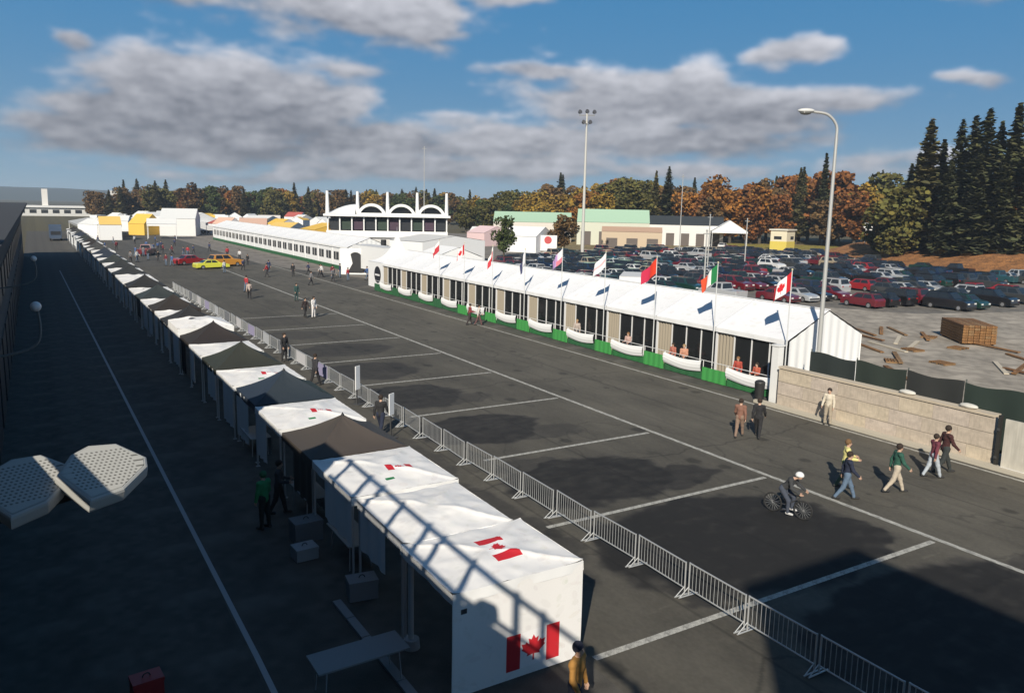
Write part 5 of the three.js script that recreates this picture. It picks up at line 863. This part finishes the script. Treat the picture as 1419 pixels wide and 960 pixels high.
const blk = [0.018, 0.018, 0.02], navy = [0.016, 0.022, 0.045], jean = [0.10, 0.15, 0.22];
// walkers on the lane (positions measured on the photograph)
person(25.5, -22.9, 2.1, 'walkB', [0.20, 0.10, 0.07], [0.22, 0.15, 0.11], 'person in brown-red jacket and tan trousers walking beside one in black', { h: 1.72 });
person(26.2, -22.5, 2.2, 'walkA', blk, blk, 'person all in black walking with one in brown-red jacket', { h: 1.76 });
person(23.1, -15.9, 0.9, 'walkA', navy, jean, 'person in navy jacket and jeans walking in front of one in yellow', { h: 1.74 });
person(24.1, -16.7, 0.8, 'carry', [0.62, 0.56, 0.22], [0.05, 0.09, 0.06], 'person in pale yellow top walking behind one in navy jacket', { h: 1.78, hair: [0.16, 0.09, 0.04] });
person(25.25, -15.5, 1.0, 'walkA', [0.022, 0.085, 0.06], [0.44, 0.38, 0.30], 'person in dark green shirt and beige trousers walking alone', { h: 1.82 });
person(28.0, -15.8, 1.1, 'walkB', [0.13, 0.03, 0.045], [0.38, 0.42, 0.46], 'person in maroon jacket and pale jeans walking by the wall', { h: 1.70 });
person(28.9, -15.9, 1.1, 'walkA', [0.05, 0.016, 0.016], [0.03, 0.035, 0.035], 'tall person in dark maroon coat walking by the wall', { h: 1.9 });
person(30.7, -22.4, -1.2, 'stand', [0.56, 0.50, 0.40], [0.34, 0.29, 0.22], 'person in cream top standing against the concrete wall', { h: 1.72 });
// rider on a small bicycle
{
  const b = thing('bicycle', 'small dark bicycle ridden by a person in a white helmet', 'bicycle', [20.15, 0, -15.9], 0.25);
  const fr = M(0.05, 0.05, 0.055, 0.4);
  for (const z of [-0.5, 0.52]) { const w = part('wheel', new THREE.TorusGeometry(0.29, 0.025, 8, 28).rotateY(Math.PI / 2).translate(0, 0.315, z), M(0.02, 0.02, 0.02, 0.8), b); const sp = []; for (let i = 0; i < 8; i++) { const a = i * Math.PI / 8; sp.push(rod([0, 0.315 - 0.28 * Math.sin(a), z - 0.28 * Math.cos(a)], [0, 0.315 + 0.28 * Math.sin(a), z + 0.28 * Math.cos(a)], 0.003, 0.003, 4)); } part('spokes', merge(sp), galv, w); }
  part('frame', merge([rod([0, 0.32, -0.5], [0, 0.34, -0.05], 0.015), rod([0, 0.34, -0.05], [0, 0.78, -0.2], 0.016), rod([0, 0.70, -0.17], [0, 0.74, 0.36], 0.017), rod([0, 0.34, -0.05], [0, 0.66, 0.38], 0.017), rod([0, 0.32, -0.5], [0, 0.68, -0.17], 0.012), rod([0, 0.315, 0.52], [0, 0.86, 0.34], 0.014)]), fr, b);
  part('saddle', new THREE.SphereGeometry(0.12, 12, 8).scale(0.7, 0.3, 1.1).translate(0, 0.81, -0.2), M(0.02, 0.02, 0.02), b);
  part('handlebar', rod([-0.27, 0.93, 0.36], [0.27, 0.93, 0.36], 0.014), fr, b);
  for (const s of [-1, 1]) part('pedal', box(s * 0.07, s * 0.17, 0.34 + s * 0.13, 0.365 + s * 0.13, -0.1, 0.02), fr, b);
  const p = person(20.15 - 0.17 * Math.sin(0.25), -15.9 - 0.17 * Math.cos(0.25), 0.25, 'ride', [0.04, 0.042, 0.045], [0.05, 0.06, 0.085], 'person in dark jacket and white helmet riding a small bicycle', { h: 1.62, shoes: [0.5, 0.5, 0.5] });
  const hd = poseGeo('ride', 0.024).head; part('helmet', new THREE.SphereGeometry(0.135, 20, 12, 0, 6.3, 0, 1.75).scale(0.95, 0.95, 1.12).translate(hd[0], hd[1] + 0.03, hd[2] - 0.01), M(0.74, 0.74, 0.72, 0.4), p);
}
person(19.8, -64.8, 0.6, 'stand', [0.70, 0.68, 0.67], [0.66, 0.64, 0.63], 'person dressed all in white standing in the lane', { cell: 0.03, h: 1.8 });
person(19.2, -65.2, 0.3, 'walkB', [0.03, 0.02, 0.02], blk, 'person in black close beside the one in white', { cell: 0.03, h: 1.7 });
person(21.7, -76.5, 0.2, 'stand', [0.03, 0.07, 0.065], [0.03, 0.06, 0.06], 'person in dark teal standing far down the lane', { cell: 0.03 });
person(18.0, -80, 3.0, 'walkA', [0.42, 0.34, 0.3], blk, 'person in pale top and black trousers walking far down the lane', { cell: 0.03 });
person(30.0, -56.0, 1.4, 'carry', [0.22, 0.035, 0.04], [0.04, 0.03, 0.03], 'person in red top walking in front of the marquee drapes', { cell: 0.028 });
person(30.5, -55.4, 1.2, 'walkB', [0.62, 0.56, 0.52], [0.12, 0.06, 0.06], 'person in pale top beside the one in red by the marquee', { cell: 0.028 });
// around the stalls
person(5.35, -22.7, -2.6, 'stand', [0.03, 0.24, 0.085], [0.02, 0.025, 0.02], 'person in bright green jacket on the walkway beside the brown canopy', { hair: [0.03, 0.12, 0.05] });
person(6.0, -23.6, 1.2, 'carry', [0.05, 0.05, 0.055], blk, 'person in black behind the one in green jacket', {});
person(8.05, -10.7, 0.5, 'stand', [0.34, 0.17, 0.04], navy, 'person in orange-brown jacket and dark cap at the flag tent corner', { hair: [0.02, 0.022, 0.04] });
person(12.6, -47.3, 0.4, 'stand', blk, blk, 'person in black behind the olive canopy at the barriers', { cell: 0.028 });
person(12.3, -40.2, 1.9, 'walkB', [0.03, 0.03, 0.035], blk, 'person in black walking behind the barriers', { cell: 0.028 });
person(12.0, -30.2, 2.4, 'walkA', [0.02, 0.02, 0.022], navy, 'person in black by the white sign board', { cell: 0.028 });
// lookers-on behind the drapes of the marquee
[[32.9, -28.6, [0.42, 0.10, 0.06], 'orange-red'], [32.95, -30.0, [0.36, 0.06, 0.04], 'scarlet'], [32.9, -34.2, [0.48, 0.24, 0.16], 'salmon'], [32.95, -35.2, [0.40, 0.14, 0.10], 'brick'], [32.9, -39.4, [0.44, 0.30, 0.26], 'dusty pink'], [32.95, -45.2, [0.4, 0.34, 0.3], 'beige']].forEach(([x, z, c, w], i) => person(x, z, -1.5 + 0.3 * (i % 3), i % 2 ? 'stand' : 'carry', c, [0.05, 0.05, 0.06], `person in ${w} top behind the white drapes of the marquee`, { cell: 0.028, h: 1.62 + 0.05 * (i % 3), skin: i % 2, hair: [[0.03, 0.02, 0.012], [0.2, 0.1, 0.04], [0.3, 0.2, 0.1]][i % 3] }));
// small far-off crowd at the end of the lane
{
  const r = rng(88), cs = [['red', [0.34, 0.03, 0.04]], ['navy', [0.03, 0.04, 0.09]], ['black', blk], ['white', [0.6, 0.6, 0.6]], ['grey', [0.16, 0.16, 0.17]], ['blue', [0.05, 0.1, 0.24]], ['maroon', [0.14, 0.02, 0.03]]];
  for (let i = 0; i < 46; i++) {
    const [w, c] = cs[r() * cs.length | 0]; let x, z;
    if (i < 28) { z = rr(-118, -190, r); x = rr(11, 30, r); } else if (i < 38) { z = rr(-92, -106, r); x = rr(31, 37, r); } else { z = rr(-86, -130, r); x = rr(14, 30, r); }
    const lab = i >= 28 && i < 38 ? `tiny person in ${w} in the gap between the two marquees` : `tiny person in ${w} among the far crowd down the lane`;
    person(x, z, rr(0, 6.28, r), ['stand', 'walkA', 'walkB'][r() * 3 | 0], c, [[0.03, 0.03, 0.035], [0.1, 0.14, 0.2]][r() * 2 | 0], lab, { cell: 0.05, h: rr(1.6, 1.85, r), group: `far people in ${w} ${i >= 28 && i < 38 ? 'between the marquees' : 'down the lane'}` });
  }
}
renderer.render(scene, camera);
